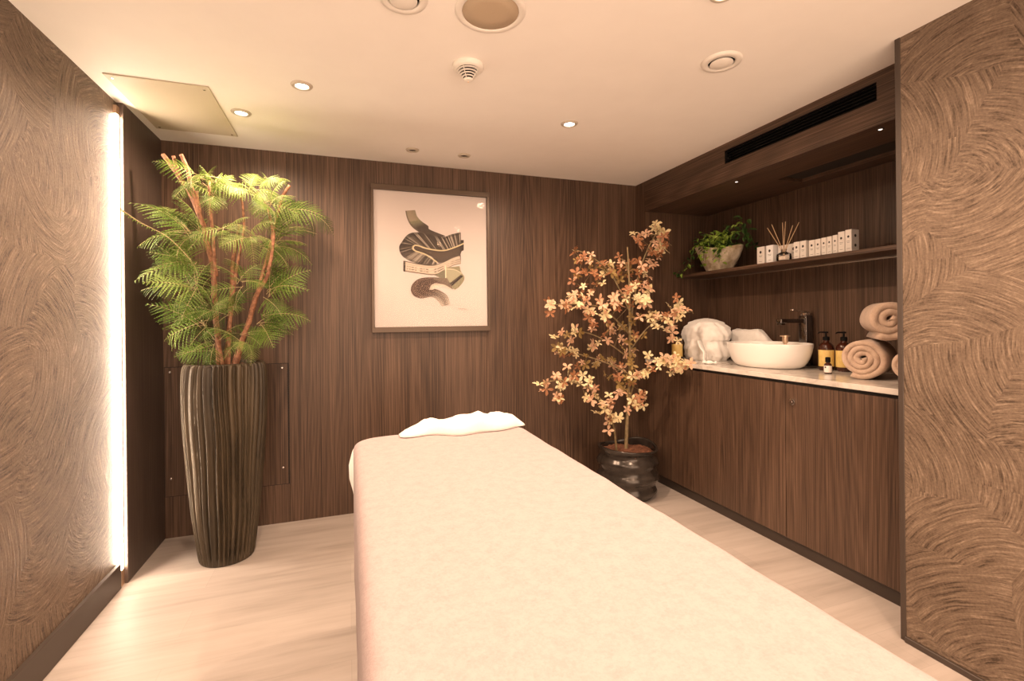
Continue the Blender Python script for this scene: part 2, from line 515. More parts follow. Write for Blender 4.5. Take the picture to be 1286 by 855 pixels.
t = thing('wall_access_panel', 'screwed wooden access panel low on the back wall behind the tall planter', 'panel', (-0.66, YB, 0.6))
b = nb(); box(b, (-0.312, -0.003, -0.366), (0.312, -0.0002, 0.355), 0); box(b, (-0.3155, -0.0008, -0.3695), (0.3185, -0.0001, 0.3585), 1)
obj('panel_board', b, [M_WOOD, M_SEAM], t)
for sx in (-0.287, 0.283):
    for sz in (-0.268, 0.33):
        obj('screw', screw_bm((sx, -0.003, sz), 'y'), M_SILVER, t)

t = thing('ceiling_access_panel', 'square beige access hatch in the ceiling above the fern', 'panel', (-0.7485, 2.652, CEIL))
b = nb(); box(b, (-0.188, -0.288, -0.006), (0.188, 0.288, -0.0003), 0, 0.0012, 1)
obj('hatch_plate', b, M_HATCH, t)
for sx in (-0.165, 0.165):
    for sy in (-0.26, 0.262):
        obj('screw', screw_bm((sx, sy, -0.006), 'z'), M_SILVER, t)

# ------------------------------------------------------------------ ceiling fittings (profiles hang down from z = 0)
def ring_bm(r0, r1, h, seg=40):
    b = nb()
    lathe(b, [(r0, -0.0005), (r0, -h * 0.6), (r0 + 0.002, -h), (r1 - 0.004, -h * 0.75), (r1, -0.0005)], seg=seg, cap0=False, cap1=False)
    return b

def make_downlight():
    t = thing('ceiling_downlight', '', 'light')
    obj('trim_ring', ring_bm(0.027, 0.045, 0.008), M_RING, t, True)
    b = nb(); lathe(b, [(0.0272, -0.0004), (0.027, -0.0025), (0.018, -0.0035), (0.008, -0.004)], seg=32); obj('lens', b, M_LENS, t, True)
    return t

dl_labels = ['lit round ceiling downlight, third from the smoke detector towards the fern',
             'lit ceiling downlight right beside the beige ceiling hatch, above the fern',
             'lit ceiling downlight nearest the joinery wall, above the blossom tree',
             'lit ceiling downlight at the top edge of the view, above the round vent',
             '', '', '']
dl_labels[0] = 'lit round ceiling downlight alone between the fern hatch and the smoke detector'
d0 = make_downlight()
for i, (x, y, k) in enumerate(DOWNLIGHTS):
    if i == 0:
        o = d0; o.location = (x, y, CEIL)
    else:
        o = dup(d0, (x, y, CEIL))
    o['label'] = dl_labels[i] or 'lit ceiling downlight behind the viewpoint, out of the picture'
    o['group'] = 'lit ceiling downlights' if i < 4 else 'downlights over the near half of the room'
    ld = bpy.data.lights.new('downlight_lamp', 'SPOT')
    ld.energy = SPOT_W * k; ld.color = LAMP_COL; ld.spot_size = math.radians(SPOT_DEG); ld.spot_blend = SPOT_BLEND; ld.shadow_soft_size = 0.028
    lo = bpy.data.objects.new('downlight_lamp', ld); C.objects.link(lo)
    lo.parent = o; lo.location = (0, 0, -0.022)

# small dark recessed spots near the back wall
t = thing('recessed_ceiling_spot', 'small dark recessed ceiling spot above the picture, nearer the fern', 'light', (0.375, 2.869, CEIL), 0, 'small dark ceiling spots')
obj('trim_ring', ring_bm(0.022, 0.040, 0.009), M_RING, t, True)
b = nb(); lathe(b, [(0.0222, -0.0004), (0.021, -0.0018)], seg=24); obj('baffle', b, M_DARKIN, t)
b = nb(); lathe(b, [(0.010, -0.0016), (0.010, -0.004), (0.004, -0.006)], seg=16); obj('bulb', b, M_DCHROME, t, True)
dup(t, (0.692, 2.870, CEIL), 0.6, 'small dark recessed ceiling spot above the picture, nearer the blossom tree')

# smoke detector
t = thing('smoke_detector', 'white dome smoke detector with dark ring slots on the ceiling', 'smoke detector', (0.467, 1.853, CEIL))
b = nb(); lathe(b, [(0.062, -0.0005), (0.064, -0.008), (0.060, -0.016), (0.050, -0.021)], seg=40); obj('base', b, M_WHITE, t, True, angle=50)
b = nb()
lathe(b, [(0.0445, -0.0205), (0.0135, -0.0600)], seg=40, mi=1)
z = -0.0205
for k in range(5):
    r = 0.0475 - k * 0.0068
    zz = -0.0248 - k * 0.0079
    lathe(b, [(r - 0.009, zz), (r - 0.0005, zz), (r, zz - 0.0012), (r - 0.0006, zz - 0.0026), (r - 0.009, zz - 0.0026)], seg=40, mi=0, cap0=False, cap1=False)
lathe(b, [(0.0175, -0.0592), (0.0165, -0.0630), (0.004, -0.066)], seg=32)
z = -0.060
obj('chamber', b, [M_WHITE, M_BLACK], t, True, angle=40)
for a in range(4):
    b = nb(); an = a * PI / 2 + 0.9
    tube(b, [(0.046 * math.cos(an), 0.046 * math.sin(an), -0.0215), (0.0165 * math.cos(an), 0.0165 * math.sin(an), -0.0598)], 0.0018, 6)
    obj('rib', b, M_WHITE, t)
b = nb(); lathe(b, [(0.003, z - 0.005), (0.0025, z - 0.009), (0.001, z - 0.010)], seg=12); obj('indicator', b, M_BRASS, t)

# ceiling speaker
t = thing('ceiling_speaker', 'large round beige ceiling speaker with a pale rim', 'speaker', (0.458, 1.505, CEIL))
obj('rim', ring_bm(0.094, 0.118, 0.007, 64), M_WHITE, t, True)
b = nb(); lathe(b, [(0.0945, -0.0004), (0.0935, -0.004), (0.05, -0.0055), (0.01, -0.006)], seg=64); obj('speaker_grille', b, M_GRILLE, t, True)

# round valve vents
t = thing('ceiling_valve_vent', 'round white ceiling air valve between the smoke detector and the joinery', 'vent', (1.424, 1.512, CEIL), 0, 'round ceiling air valves')
obj('rim', ring_bm(0.050, 0.078, 0.010, 48), M_WHITE, t, True)
b = nb(); lathe(b, [(0.0505, -0.0004), (0.048, -0.0012)], seg=40); obj('throat', b, M_BLACK, t)
b = nb(); lathe(b, [(0.010, -0.001), (0.010, -0.005), (0.042, -0.006), (0.044, -0.010), (0.036, -0.014), (0.010, -0.016)], seg=48); obj('disc', b, M_WHITE, t, True, angle=50)
dup(t, (0.176, 1.528, CEIL), 0.3, 'round white ceiling air valve cut by the top edge, beside the speaker')

# ------------------------------------------------------------------ joinery: cabinet, worktop, shelf
t = thing('vanity_cabinet', 'dark wooden base cabinet with plain doors under the stone worktop', 'cabinet', (XR, 2.1, 0))
y0, y1 = YT + 0.021 - 2.1, NE - 0.001 - 2.1
b = nb(); box(b, (0.020, y0, 0.078), (NB - XR - 0.001, y1, 0.879)); obj('body', b, M_DARKIN, t)
b = nb(); box(b, (0.035, y0, 0.0), (0.05, y1, 0.077)); obj('plinth', b, M_TRIM, t)
ys = 1.832 - 2.1
b = nb(); box(b, (0.0, y0, 0.076), (0.0195, ys - 0.002, 0.862), 0, 0.0008, 1); d2 = obj('door', b, M_WOOD, t)
b = nb(); box(b, (0.0, ys + 0.002, 0.076), (0.0195, y1, 0.862), 0, 0.0008, 1); obj('door', b, M_WOOD, t)
b = nb(); lathe(b, [(0.016, 0), (0.0175, 0.005), (0.016, 0.009), (0.008, 0.010)], seg=24)
lathe(b, [(0.004, 0.010), (0.004, 0.0125)], seg=12)
bmesh.ops.transform(b, matrix=Matrix.Translation((-0.0002, 1.787 - 2.1, 0.775)) @ Matrix.Rotation(-PI / 2, 4, 'Y'), verts=b.verts[:])
o = obj('lock', b, M_CHROME, d2, True, angle=40); o['label'] = 'round chrome lock'

b = nb(); box(b, (XR - 0.012, YT + 0.022, 0.8795), (NB - 0.0005, NE - 0.0005, 0.905), 0, 0.002, 2)
tag(obj('worktop', b, M_STONE, None), 'pale stone worktop running along the niche above the cabinet', 'worktop')

t = thing('wall_shelf', 'long dark wooden shelf in the niche carrying cartons and a plant bowl', 'shelf', (2.391, 2.1, 1.532))
b = nb(); box(b, (0.0, YT + 0.022 - 2.1, -0.022), (NB - 2.391 - 0.0005, NE - 2.1 - 0.0005, 0.0), 0, 0.001, 1); obj('board', b, M_WOODH, t)
b = nb(); box(b, (0.262, YT + 0.03 - 2.1, -0.030), (0.2825, NE - 2.1 - 0.004, -0.0222), 0); obj('rail', b, M_SILVER, t)

# pin spots in the niche soffit
t = thing('niche_pin_light', 'tiny pin light in the niche soffit above the plant bowl', 'light', (2.17, 2.196, 2.003), 0, 'pin lights in the niche soffit')
obj('trim_ring', ring_bm(0.008, 0.014, 0.003, 20), M_DCHROME, t, True)
b = nb(); lathe(b, [(0.0082, -0.0003), (0.007, -0.003)], seg=16); obj('lens', b, M_PIN, t)
dup(t, (2.165, 1.396, 2.003), 0, 'tiny pin light in the niche soffit beside the tall dark wall trim')

# ------------------------------------------------------------------ picture
t = thing('framed_picture', 'abstract brown ribbon print in a dark bronze frame on the back wall', 'picture', (0, YB - 0.0005, 0))
fx0, fx1, fz0, fz1 = 0.142, 0.921, 1.131, 2.076
b = nb()
fd = 0.034
for a, c in (((fx0, fz0), (fx1, fz0 + 0.034)), ((fx0, fz1 - 0.034), (fx1, fz1)), ((fx0, fz0 + 0.034), (fx0 + 0.017, fz1 - 0.034)), ((fx1 - 0.017, fz0 + 0.034), (fx1, fz1 - 0.034))):
    box(b, (a[0], -fd, a[1]), (c[0], 0, c[1]), 0, 0.0015, 1)
obj('frame', b, M_FRAME, t)
b = nb(); box(b, (fx0 + 0.0172, -0.014, fz0 + 0.0342), (fx1 - 0.0172, -0.001, fz1 - 0.0342)); obj('paper', b, M_PAPER, t)

ART = {'A_l': [(0.358, 1.918), (0.367, 1.874), (0.388, 1.83), (0.419, 1.8), (0.464, 1.775), (0.565, 1.749)],
'A_r': [(0.421, 1.927), (0.434, 1.887), (0.461, 1.857), (0.506, 1.827), (0.515, 1.805), (0.621, 1.767)],
'B_o': [(0.723, 1.797), (0.659, 1.78), (0.602, 1.76), (0.51, 1.768), (0.437, 1.783), (0.374, 1.766), (0.33, 1.71), (0.316, 1.677), (0.329, 1.633), (0.373, 1.598), (0.435, 1.578), (0.508, 1.569), (0.558, 1.577)],
'B_i': [(0.726, 1.719), (0.667, 1.692), (0.601, 1.67), (0.527, 1.677), (0.463, 1.683), (0.423, 1.7), (0.405, 1.686), (0.403, 1.676), (0.405, 1.667), (0.427, 1.659), (0.472, 1.647), (0.517, 1.626), (0.563, 1.591)],
'C_t': [(0.409, 1.681), (0.427, 1.697), (0.472, 1.679), (0.555, 1.667), (0.639, 1.675), (0.696, 1.698), (0.744, 1.718)],
'C_b': [(0.411, 1.675), (0.427, 1.661), (0.476, 1.645), (0.527, 1.624), (0.568, 1.586), (0.647, 1.612), (0.719, 1.642)],
'L1': [(0.422, 1.659), (0.402, 1.675), (0.423, 1.697), (0.509, 1.676), (0.601, 1.669), (0.677, 1.692), (0.744, 1.723)],
'L2': [(0.422, 1.659), (0.49, 1.637), (0.563, 1.589)],
'D_t': [(0.353, 1.593), (0.435, 1.578), (0.526, 1.571), (0.6, 1.592), (0.657, 1.621), (0.714, 1.642)],
'D_b': [(0.345, 1.525), (0.434, 1.514), (0.544, 1.505), (0.609, 1.536), (0.666, 1.57), (0.723, 1.586)],
'F_o': [(0.627, 1.486), (0.525, 1.49), (0.452, 1.482), (0.407, 1.454), (0.388, 1.413), (0.401, 1.373), (0.451, 1.35), (0.524, 1.36), (0.565, 1.332), (0.588, 1.297)],
'F_i': [(0.669, 1.409), (0.608, 1.439), (0.552, 1.452), (0.525, 1.438), (0.511, 1.419), (0.506, 1.406), (0.524, 1.415), (0.57, 1.406), (0.626, 1.37), (0.646, 1.312)]}
rnd = random.Random(5)
b = nb(); KEEP.add(id(b))
cl = b.loops.layers.float_color.new('ink')
ART_LV = [0]
def lvl():
    ART_LV[0] += 1
    return -0.0143 - 0.00012 * ART_LV[0]
def quad2(pts, cols, y):
    f = b.faces.new([b.verts.new((p[0], y, p[1])) for p in pts])
    for lp, c in zip(f.loops, cols): lp[cl] = (*[v * 0.8 for v in c], 1)
def resamp(pl, n):
    pts = [Vector((p[0], p[1], 0)) for p in pl]
    if len(pts) > 2: pts = catmull(pts, 8)
    L = [0]
    for p, q in zip(pts, pts[1:]): L.append(L[-1] + (q - p).length)
    out = []
    k = 0
    for i in range(n + 1):
        d = L[-1] * i / n
        while k < len(L) - 2 and L[k + 1] < d: k += 1
        u = (d - L[k]) / max(1e-9, L[k + 1] - L[k])
        q = pts[k].lerp(pts[k + 1], min(1, max(0, u))); out.append((q.x, q.y))
    return out
def lerp3(a, c, t): return tuple(x + (y - x) * t for x, y in zip(a, c))
def ribbon(l, r, fn, n=90, mm=6):
    y = lvl()
    A, B = resamp(l, n), resamp(r, n)
    def pt(i, j):
        s = j / mm; return (A[i][0] + (B[i][0] - A[i][0]) * s, A[i][1] + (B[i][1] - A[i][1]) * s)
    for i in range(n):
        for j in range(mm):
            quad2([pt(i, j), pt(i + 1, j), pt(i + 1, j + 1), pt(i, j + 1)], [fn(i / n, (j + .5) / mm, i, j)] * 4, y)
def poly(pts, col):
    y = lvl(); f = b.faces.new([b.verts.new((p[0], y, p[1])) for p in pts])
    for lp in f.loops: lp[cl] = (*col, 1)
DK, BR, TN, CRM, OL = (0.035, 0.024, 0.018), (0.12, 0.085, 0.06), (0.34, 0.27, 0.19), (0.72, 0.63, 0.52), (0.23, 0.21, 0.13)
def fA(t, s, i, j):
    g = rnd.uniform(-0.03, 0.03)
    c = lerp3(TN, OL, abs(s - .4)) if t < 0.25 else lerp3(OL, (0.07, 0.05, 0.04), min(1, (t - .25) / .2))
    if s < 0.18: c = lerp3(c, BR, .7)
    return tuple(max(0.01, v + g * .5) for v in c)
ribbon(ART['A_l'], ART['A_r'], fA, 60, 8)
streak = [rnd.random() for _ in range(400)]
def fB(t, s, i, j):
    k = streak[i]
    c = lerp3(DK, BR, k * 1.3) if k < .55 else lerp3(BR, CRM, (k - .5) * 1.3)
    if s < .12: c = lerp3(c, DK, .5)
    if t > .42 and t < .6: c = lerp3(c, DK, .35)
    return c
ribbon(ART['B_o'], ART['B_i'], fB, 120, 6)
ribbon(ART['C_t'], ART['C_b'], lambda t, s, i, j: lerp3((0.055, 0.036, 0.026), (0.09, 0.06, 0.04), streak[j * 7 % 100]), 40, 8)
poly([(0.714, 1.665), (0.743, 1.676), (0.744, 1.746), (0.72, 1.745)], DK)
poly([(0.714, 1.595), (0.723, 1.605), (0.722, 1.642), (0.709, 1.642)], DK)
def line(pl, w, col, n=50):
    q = resamp(pl, n); y = lvl(); L = []
    for i in range(n + 1):
        a = q[max(0, i - 1)]; c = q[min(n, i + 1)]
        d = Vector((c[0] - a[0], c[1] - a[1])).normalized()
        L.append(((q[i][0] - d.y * w, q[i][1] + d.x * w), (q[i][0] + d.y * w, q[i][1] - d.x * w)))
    for p, c in zip(L, L[1:]): quad2([p[0], c[0], c[1], p[1]], [col] * 4, y)
line(ART['L1'], 0.0042, (0.66, 0.55, 0.33)); line(ART['L2'], 0.0042, (0.66, 0.55, 0.33))
def fD(t, s, i, j):
    c = lerp3(CRM, (0.55, 0.42, 0.32), streak[j * 13 % 200] * .8)
    if j in (0, 11) or (j in (5, 8) and streak[(i * 3) % 300] > .35): c = BR
    return c
ribbon(ART['D_t'], ART['D_b'], fD, 50, 12)
poly([(0.342, 1.593), (0.355, 1.593), (0.354, 1.523), (0.341, 1.525)], DK)
poly([(0.544, 1.503), (0.618, 1.548), (0.618, 1.462), (0.581, 1.488)], (0.16, 0.145, 0.10))
poly([(0.619, 1.555), (0.713, 1.569), (0.722, 1.534), (0.746, 1.497), (0.743, 1.475), (0.731, 1.455), (0.708, 1.428), (0.678, 1.409), (0.618, 1.462)], OL)
poly([(0.622, 1.548), (0.68, 1.54), (0.722, 1.516), (0.640, 1.452), (0.622, 1.466)], (0.33, 0.31, 0.21))
poly([(0.636, 1.444), (0.722, 1.511), (0.736, 1.5), (0.655, 1.43)], DK)
poly([(0.614, 1.574), (0.622, 1.574), (0.621, 1.467), (0.614, 1.472)], (0.70, 0.62, 0.45))
line([(0.622, 1.548), (0.68, 1.543), (0.728, 1.518)], 0.003, (0.70, 0.62, 0.45))
def fF(t, s, i, j):
    c = lerp3((0.075, 0.042, 0.03), (0.20, 0.12, 0.085), (streak[j * 11 % 90] * .6 + streak[i] * .3))
    if t > .62: c = lerp3(c, (0.62, 0.54, 0.46), min(1, (t - .62) * 2.2) * (0.35 + .65 * abs(math.sin(s * 4 + 1))))
    if t < .2: c = lerp3(c, (0.25, 0.2, 0.15), .5)
    return c
ribbon(ART['F_o'], ART['F_i'], fF, 90, 10)
ribbon([(0.506, 1.408), (0.53, 1.445), (0.60, 1.445), (0.655, 1.418)], [(0.53, 1.408), (0.555, 1.42), (0.60, 1.43), (0.65, 1.413)], lambda t, s, i, j: lerp3((0.6, 0.5, 0.4), (0.76, 0.70, 0.62), s), 30, 4)
line([(0.701, 1.281), (0.713, 1.283), (0.722, 1.279), (0.733, 1.283), (0.745, 1.280), (0.758, 1.281)], 0.0012, (0.35, 0.30, 0.25), 30)
obj('printed_ribbons', b, M_INK, t)
b = nb(); box(b, (fx0 + 0.0174, -0.0215, fz0 + 0.0344), (fx1 - 0.0174, -0.0195, fz1 - 0.0344)); obj('glass', b, M_GLASS, t)

# ------------------------------------------------------------------ treatment table
def rrect(x0, x1, y0, y1, r, n=8):
    pts = []
    for cx, cy, a0 in ((x1 - r, y1 - r, 0), (x0 + r, y1 - r, PI / 2), (x0 + r, y0 + r, PI), (x1 - r, y0 + r, 3 * PI / 2)):
        for k in range(n + 1):
            a = a0 + (PI / 2) * k / n
            pts.append((cx + r * math.cos(a), cy + r * math.sin(a)))
    return pts
def dense(pts, step):
    out = []
    n = len(pts)
    for i in range(n):
        a, c = Vector(pts[i]), Vector(pts[(i + 1) % n])
        k = max(1, int((c - a).length / step))
        for j in range(k): out.append(tuple(a.lerp(c, j / k)))
    return out

TX0, TX1, TY0, TY1, TH = 0.014, 0.722, 0.10, 2.0, 0.74
t = thing('massage_table', 'long massage table under the cream cover in the middle of the room', 'massage table', (0.375, 1.05, 0))
b = nb(); box(b, (-0.325, -0.92, 0.60), (0.325, 0.93, 0.72), 0, 0.03, 4); obj('padded_top', b, M_LEATHER, t, True)
b = nb(); box(b, (-0.30, -0.90, 0.53), (0.30, 0.91, 0.5995), 0, 0.004, 1); obj('frame', b, M_BEECH, t)
for sx in (-1, 1):
    for sy in (-1, 1):
        b = nb(); box(b, (sx * 0.26 - 0.03, sy * 0.78 - 0.03, 0.0), (sx * 0.26 + 0.03, sy * 0.78 + 0.03, 0.5295), 0, 0.006, 2)
        obj('leg', b, M_BEECH, t)

def cover(x0, x1, y0, y1, r, top, rnd_r, drop, nz, flare, wav, seed, thick=0.0):
    """soft cover: flat top, rounded shoulder, hanging skirt"""
    b = nb()
    base = dense(rrect(x0, x1, y0, y1, r, 8), 0.03)
    cx, cy = (x0 + x1) / 2, (y0 + y1) / 2
    ins = [0.30, 0.22, 0.14, 0.09, 0.06]
    prof = [(-i, 0) for i in ins]
    for k in range(7):
        a = (PI / 2) * k / 6
        prof.append((-rnd_r + rnd_r * math.sin(a), -rnd_r + rnd_r * math.cos(a)))
    hh = drop - rnd_r
    for k in range(1, nz + 1):
        prof.append((flare * k / nz, -rnd_r - hh * k / nz))
    N = len(base)
    rings = []
    for o_, z in prof:
        ring = []
        for i, (px, py) in enumerate(base):
            if o_ <= 0:
                mx = max(0.012, (x1 - x0) / 2 + o_); my = (y1 - y0) / 2 + o_
                qx = cx + (px - cx) * mx / ((x1 - x0) / 2); qy = cy + (py - cy) * my / ((y1 - y0) / 2)
            else:
                nx, ny = px - cx, py - cy
                d = Vector((nx / (x1 - x0) ** 1.0, ny / (y1 - y0))).normalized()
                qx, qy = px + d.x * o_, py + d.y * o_
            p = Vector((qx, qy, top + z))
            dd = -z / drop
            w = mnoise.noise(Vector((px * 5 + seed, py * 5, z * 1.2))) * wav * dd
            dv = Vector((px - cx, py - cy, 0)).normalized()
            p += dv * w
            if o_ > -0.29: p.z += mnoise.noise(Vector((qx * 7, qy * 7 + seed, 3))) * 0.0035 + mnoise.noise(Vector((qx * 22, qy * 22 + seed, 3))) * 0.001
            ring.append(b.verts.new(p))
        rings.append(ring)
    for a, c in zip(rings, rings[1:]):
        for i in range(N):
            j = (i + 1) % N
            b.faces.new((a[i], a[j], c[j], c[i]))
    b.faces.new(rings[0])
    return b

b = cover(TX0 + 0.006, TX1 - 0.006, TY0 + 0.03, 2.03, 0.07, TH - 0.008, 0.045, 0.30, 5, 0.0, 0.012, 4)
for v in b.verts:                                   # loose sheet end bulging out at the far left corner
    d = Vector((v.co.x - 0.020, v.co.y - 1.985, (v.co.z - 0.615) * 1.1)).length
    if d < 0.11 and v.co.z < 0.70: v.co.x -= 0.030 * (1 - d / 0.11) ** 0.7
for v in b.verts: v.co -= Vector((0.375, 1.05, 0))
o = obj('fitted_sheet', b, M_SHEET, t, True); o['label'] = 'white fitted sheet'
b = cover(TX0, TX1, TY0, TY1, 0.085, TH, 0.034, 0.50, 8, 0.0005, 0.007, 11)
o = obj('fleece_cover', b, M_FLEECE, None, True)
so = o.modifiers.new('thickness', 'SOLIDIFY'); so.thickness = 0.004; so.offset = -1
tag(o, 'cream fleece cover draped over the massage table', 'blanket')

# rumpled white towel at the head end
b = nb()
NU, NV = 46, 22
ux0, ux1 = 0.19, 0.725
grid = []
prof_z = [(0.0, 0.004), (0.10, 0.03), (0.2, 0.058), (0.3, 0.060), (0.42, 0.062), (0.52, 0.080), (0.60, 0.085), (0.66, 0.070), (0.8, 0.062), (0.9, 0.050), (1.0, 0.012)]
def pz(u):
    for (a, za), (c, zc) in zip(prof_z, prof_z[1:]):
        if u <= c: return za + (zc - za) * (u - a) / (c - a)
    return prof_z[-1][1]
for i in range(NU + 1):
    u = i / NU; row = []
    for j in range(NV + 1):
        a = PI * j / NV
        cyy = 1.945 + 0.02 * math.sin(u * 9)
        rad = (0.065 + 0.012 * math.sin(u * 17 + 1)) * (0.35 + 0.65 * min(1, u / 0.14, (1 - u) / 0.14) ** 0.6)
        h = pz(u) * 0.85
        x = ux0 + (ux1 - ux0) * u
        p = Vector((x, cyy - rad * math.cos(a), TH + 0.002 + h * math.sin(a) ** 0.8))
        f = mnoise.noise(Vector((x * 16, p.y * 14, p.z * 9))) * 0.012 + abs(mnoise.noise(Vector((x * 30, p.y * 9, 3)))) * 0.010
        p.z = max(TH + 0.0015, p.z + f * math.sin(a)); row.append(b.verts.new(p))
    grid.append(row)
for i in range(NU):
    for j in range(NV):
        b.faces.new((grid[i][j], grid[i + 1][j], grid[i + 1][j + 1], grid[i][j + 1]))
b.faces.new(grid[0]); b.faces.new(grid[-1][::-1])
bot = [r[0] for r in grid] + [r[-1] for r in grid[::-1]]
b.faces.new(bot[::-1])
tag(obj('rumpled_towel', b, M_SHEET, None, True), 'rumpled white towel lying across the head end of the massage table', 'towel')

# ------------------------------------------------------------------ tall planter with fern
def fern_planter():
    t = thing('potted_fern', 'tall green fern in a tall ribbed bronze floor planter', 'plant', (-0.60, 2.79, 0))
    # ribbed vase
    b = nb(); seg = 336
    prof = [(0.112, 0.0), (0.121, 0.004), (0.128, 0.03), (0.140, 0.12), (0.155, 0.25), (0.170, 0.42), (0.182, 0.58), (0.190, 0.72), (0.193, 0.84), (0.192, 0.92), (0.187, 0.975), (0.176, 0.998), (0.163, 1.0), (0.155, 0.985), (0.152, 0.93)]
    # refine in height
    pts = catmull([(r, z, 0) for r, z in prof], 4)
    rings = []
    for p in pts:
        r, z = p.x, p.y
        ring = []
        for i in range(seg):
            a = 2 * PI * i / seg
            env = min(1, z / 0.05) if z < 0.97 or r > 0.18 else 0.4
            w = a + 0.055 * mnoise.noise(Vector((math.cos(a) * 1.6, math.sin(a) * 1.6, z * 3.1))) + 0.03 * math.sin(z * 6 + 3 * a)
            k = mnoise.noise(Vector((math.cos(w) * 5.2, math.sin(w) * 5.2, z * 0.35)))
            g = abs(math.sin(w * 20 + 2.4 * k)) ** 0.75
            dr = -0.024 * (1 - g) * env
            ring.append(b.verts.new(((r + dr) * math.cos(a), (r + dr) * math.sin(a), z)))
        rings.append(ring)
    for A, B in zip(rings, rings[1:]):
        for i in range(seg):
            j = (i + 1) % seg
            b.faces.new((A[i], A[j], B[j], B[i]))
    b.faces.new(rings[0][::-1]); b.faces.new(rings[-1])
    obj('planter', b, M_BRONZE, t, True)
    # soil
    b = nb(); rr_ = random.Random(3)
    lathe(b, [(0.150, 0.945), (0.147, 0.968), (0.10, 0.978), (0.03, 0.984)], seg=30)
    for _ in range(110):
        a = rr_.uniform(0, 2 * PI); r = 0.138 * math.sqrt(rr_.random()); s = rr_.uniform(0.007, 0.016)
        q = bmesh.ops.create_icosphere(b, subdivisions=1, radius=s, matrix=Matrix.Translation((r * math.cos(a), r * math.sin(a), 0.978)) @ Matrix.Rotation(rr_.uniform(0, 3), 4, 'Z') @ Matrix.Diagonal((1.6, 0.9, 0.6, 1)))
    o = obj('bark_mulch', b, M_SOIL, t); o['kind'] = 'stuff'
    off = Vector((0.60, -2.79, 0))
    def st(pts, r0, r1):
        P = catmull([Vector(p) + off for p in pts], 6)
        n = len(P)
        P = [p + Vector((mnoise.noise(p * 14), mnoise.noise(p * 14 + Vector((9, 0, 0))), 0)) * 0.007 for p in P]
        P[0] = Vector(pts[0]) + off
        b = nb(); tube(b, P, [r0 + (r1 - r0) * i / (n - 1) for i in range(n)], 9)
        return obj('stem', b, M_BARK, t, True)
    st([(-0.625, 2.78, 0.97), (-0.644, 2.78, 1.347), (-0.659, 2.76, 1.58), (-0.708, 2.72, 1.796), (-0.778, 2.7, 1.937), (-0.836, 2.7, 2.016)], 0.014, 0.010)
    st([(-0.722, 2.715, 1.82), (-0.765, 2.7, 1.931), (-0.794, 2.7, 2.013)], 0.009, 0.008)
    st([(-0.70, 2.725, 1.765), (-0.723, 2.69, 1.916), (-0.735, 2.69, 1.965), (-0.757, 2.69, 2.02)], 0.010, 0.009)
    st([(-0.635, 2.77, 1.44), (-0.665, 2.735, 1.62), (-0.69, 2.725, 1.743), (-0.70, 2.71, 1.855)], 0.013, 0.010)
    st([(-0.575, 2.74, 0.97), (-0.562, 2.74, 1.245), (-0.53, 2.75, 1.51), (-0.504, 2.76, 1.697), (-0.526, 2.77, 1.903)], 0.008, 0.005)
    st([(-0.569, 2.80, 0.97), (-0.49, 2.8, 1.212), (-0.428, 2.82, 1.458), (-0.382, 2.84, 1.654), (-0.342, 2.84, 1.851), (-0.293, 2.84, 1.95)], 0.012, 0.008)
    st([(-0.598, 2.8, 0.97), (-0.578, 2.8, 1.266), (-0.565, 2.82, 1.517), (-0.535, 2.82, 1.72)], 0.011, 0.009)
    st([(-0.545, 2.72, 0.97), (-0.484, 2.7, 1.183), (-0.436, 2.68, 1.344), (-0.382, 2.66, 1.443), (-0.355, 2.66, 1.626), (-0.382, 2.66, 1.777)], 0.013, 0.006)
    st([(-0.600, 2.74, 0.97), (-0.625, 2.70, 1.25), (-0.62, 2.68, 1.50), (-0.64, 2.68, 1.90)], 0.009, 0.006)
    # frond: bipinnate fern leaf along +X, arching
    def frond_bm(L, droop, mat, seed):
        rn = random.Random(seed)
        b = nb()
        npin = 12
        def axis(s):
            return Vector((L * (s - 0.12 * s * s), 0.02 * math.sin(2.2 * s + seed), L * (0.42 * s - droop * s * s)))
        tube(b, [axis(k / 8) for k in range(9)], [0.0022 - 0.0016 * k / 8 for k in range(9)], 4, mi=1)
        for k in range(npin):
            s = 0.17 + 0.82 * k / (npin - 1)
            p = axis(s); d = (axis(min(1, s + 0.02)) - axis(s - 0.02)).normalized()
            pl = L * 0.43 * (math.sin(PI * min(1, 0.18 + 0.82 * (1 - (s - 0.17) / 0.83) ** 0.9) * 0.56)) * (0.35 + 0.65 * (1 - ((s - .17) / .83) ** 1.6))
            if s > 0.9: pl *= 0.75
            for sd in (-1, 1):
                side = Vector((-d.y, d.x, 0)).normalized() * sd
                ang = rn.uniform(-0.08, 0.08)
                pd = (side * math.cos(0.62 + ang) + d * math.sin(0.62 + ang)).normalized()
                nn = d.cross(side).normalized() * (-sd)
                if nn.z < 0: nn = -nn
                m2 = 9 if pl > 0.05 else (6 if pl > 0.03 else 4)
                sgn = rn.uniform(0.05, 0.25)
                across = nn.cross(pd).normalized()
                def ax_(u): return p + pd * pl * u - nn * pl * sgn * u * u + Vector((0, 0, -1)) * pl * 0.20 * u * u
                mids = [b.verts.new(ax_(q / m2)) for q in range(m2 + 1)]
                for s2 in (-1, 1):
                    for q in range(m2):
                        u = (q + 0.35) / m2
                        ll = L * 0.026 * (1 - u) ** 0.55 * (0.55 + 0.45 * min(1, pl / 0.07))
                        tip = ax_(min(1, u + 0.62 / m2)) + across * s2 * ll - nn * ll * 0.2
                        b.faces.new((mids[q], mids[q + 1], b.verts.new(tip)))
        return b
    vari = []
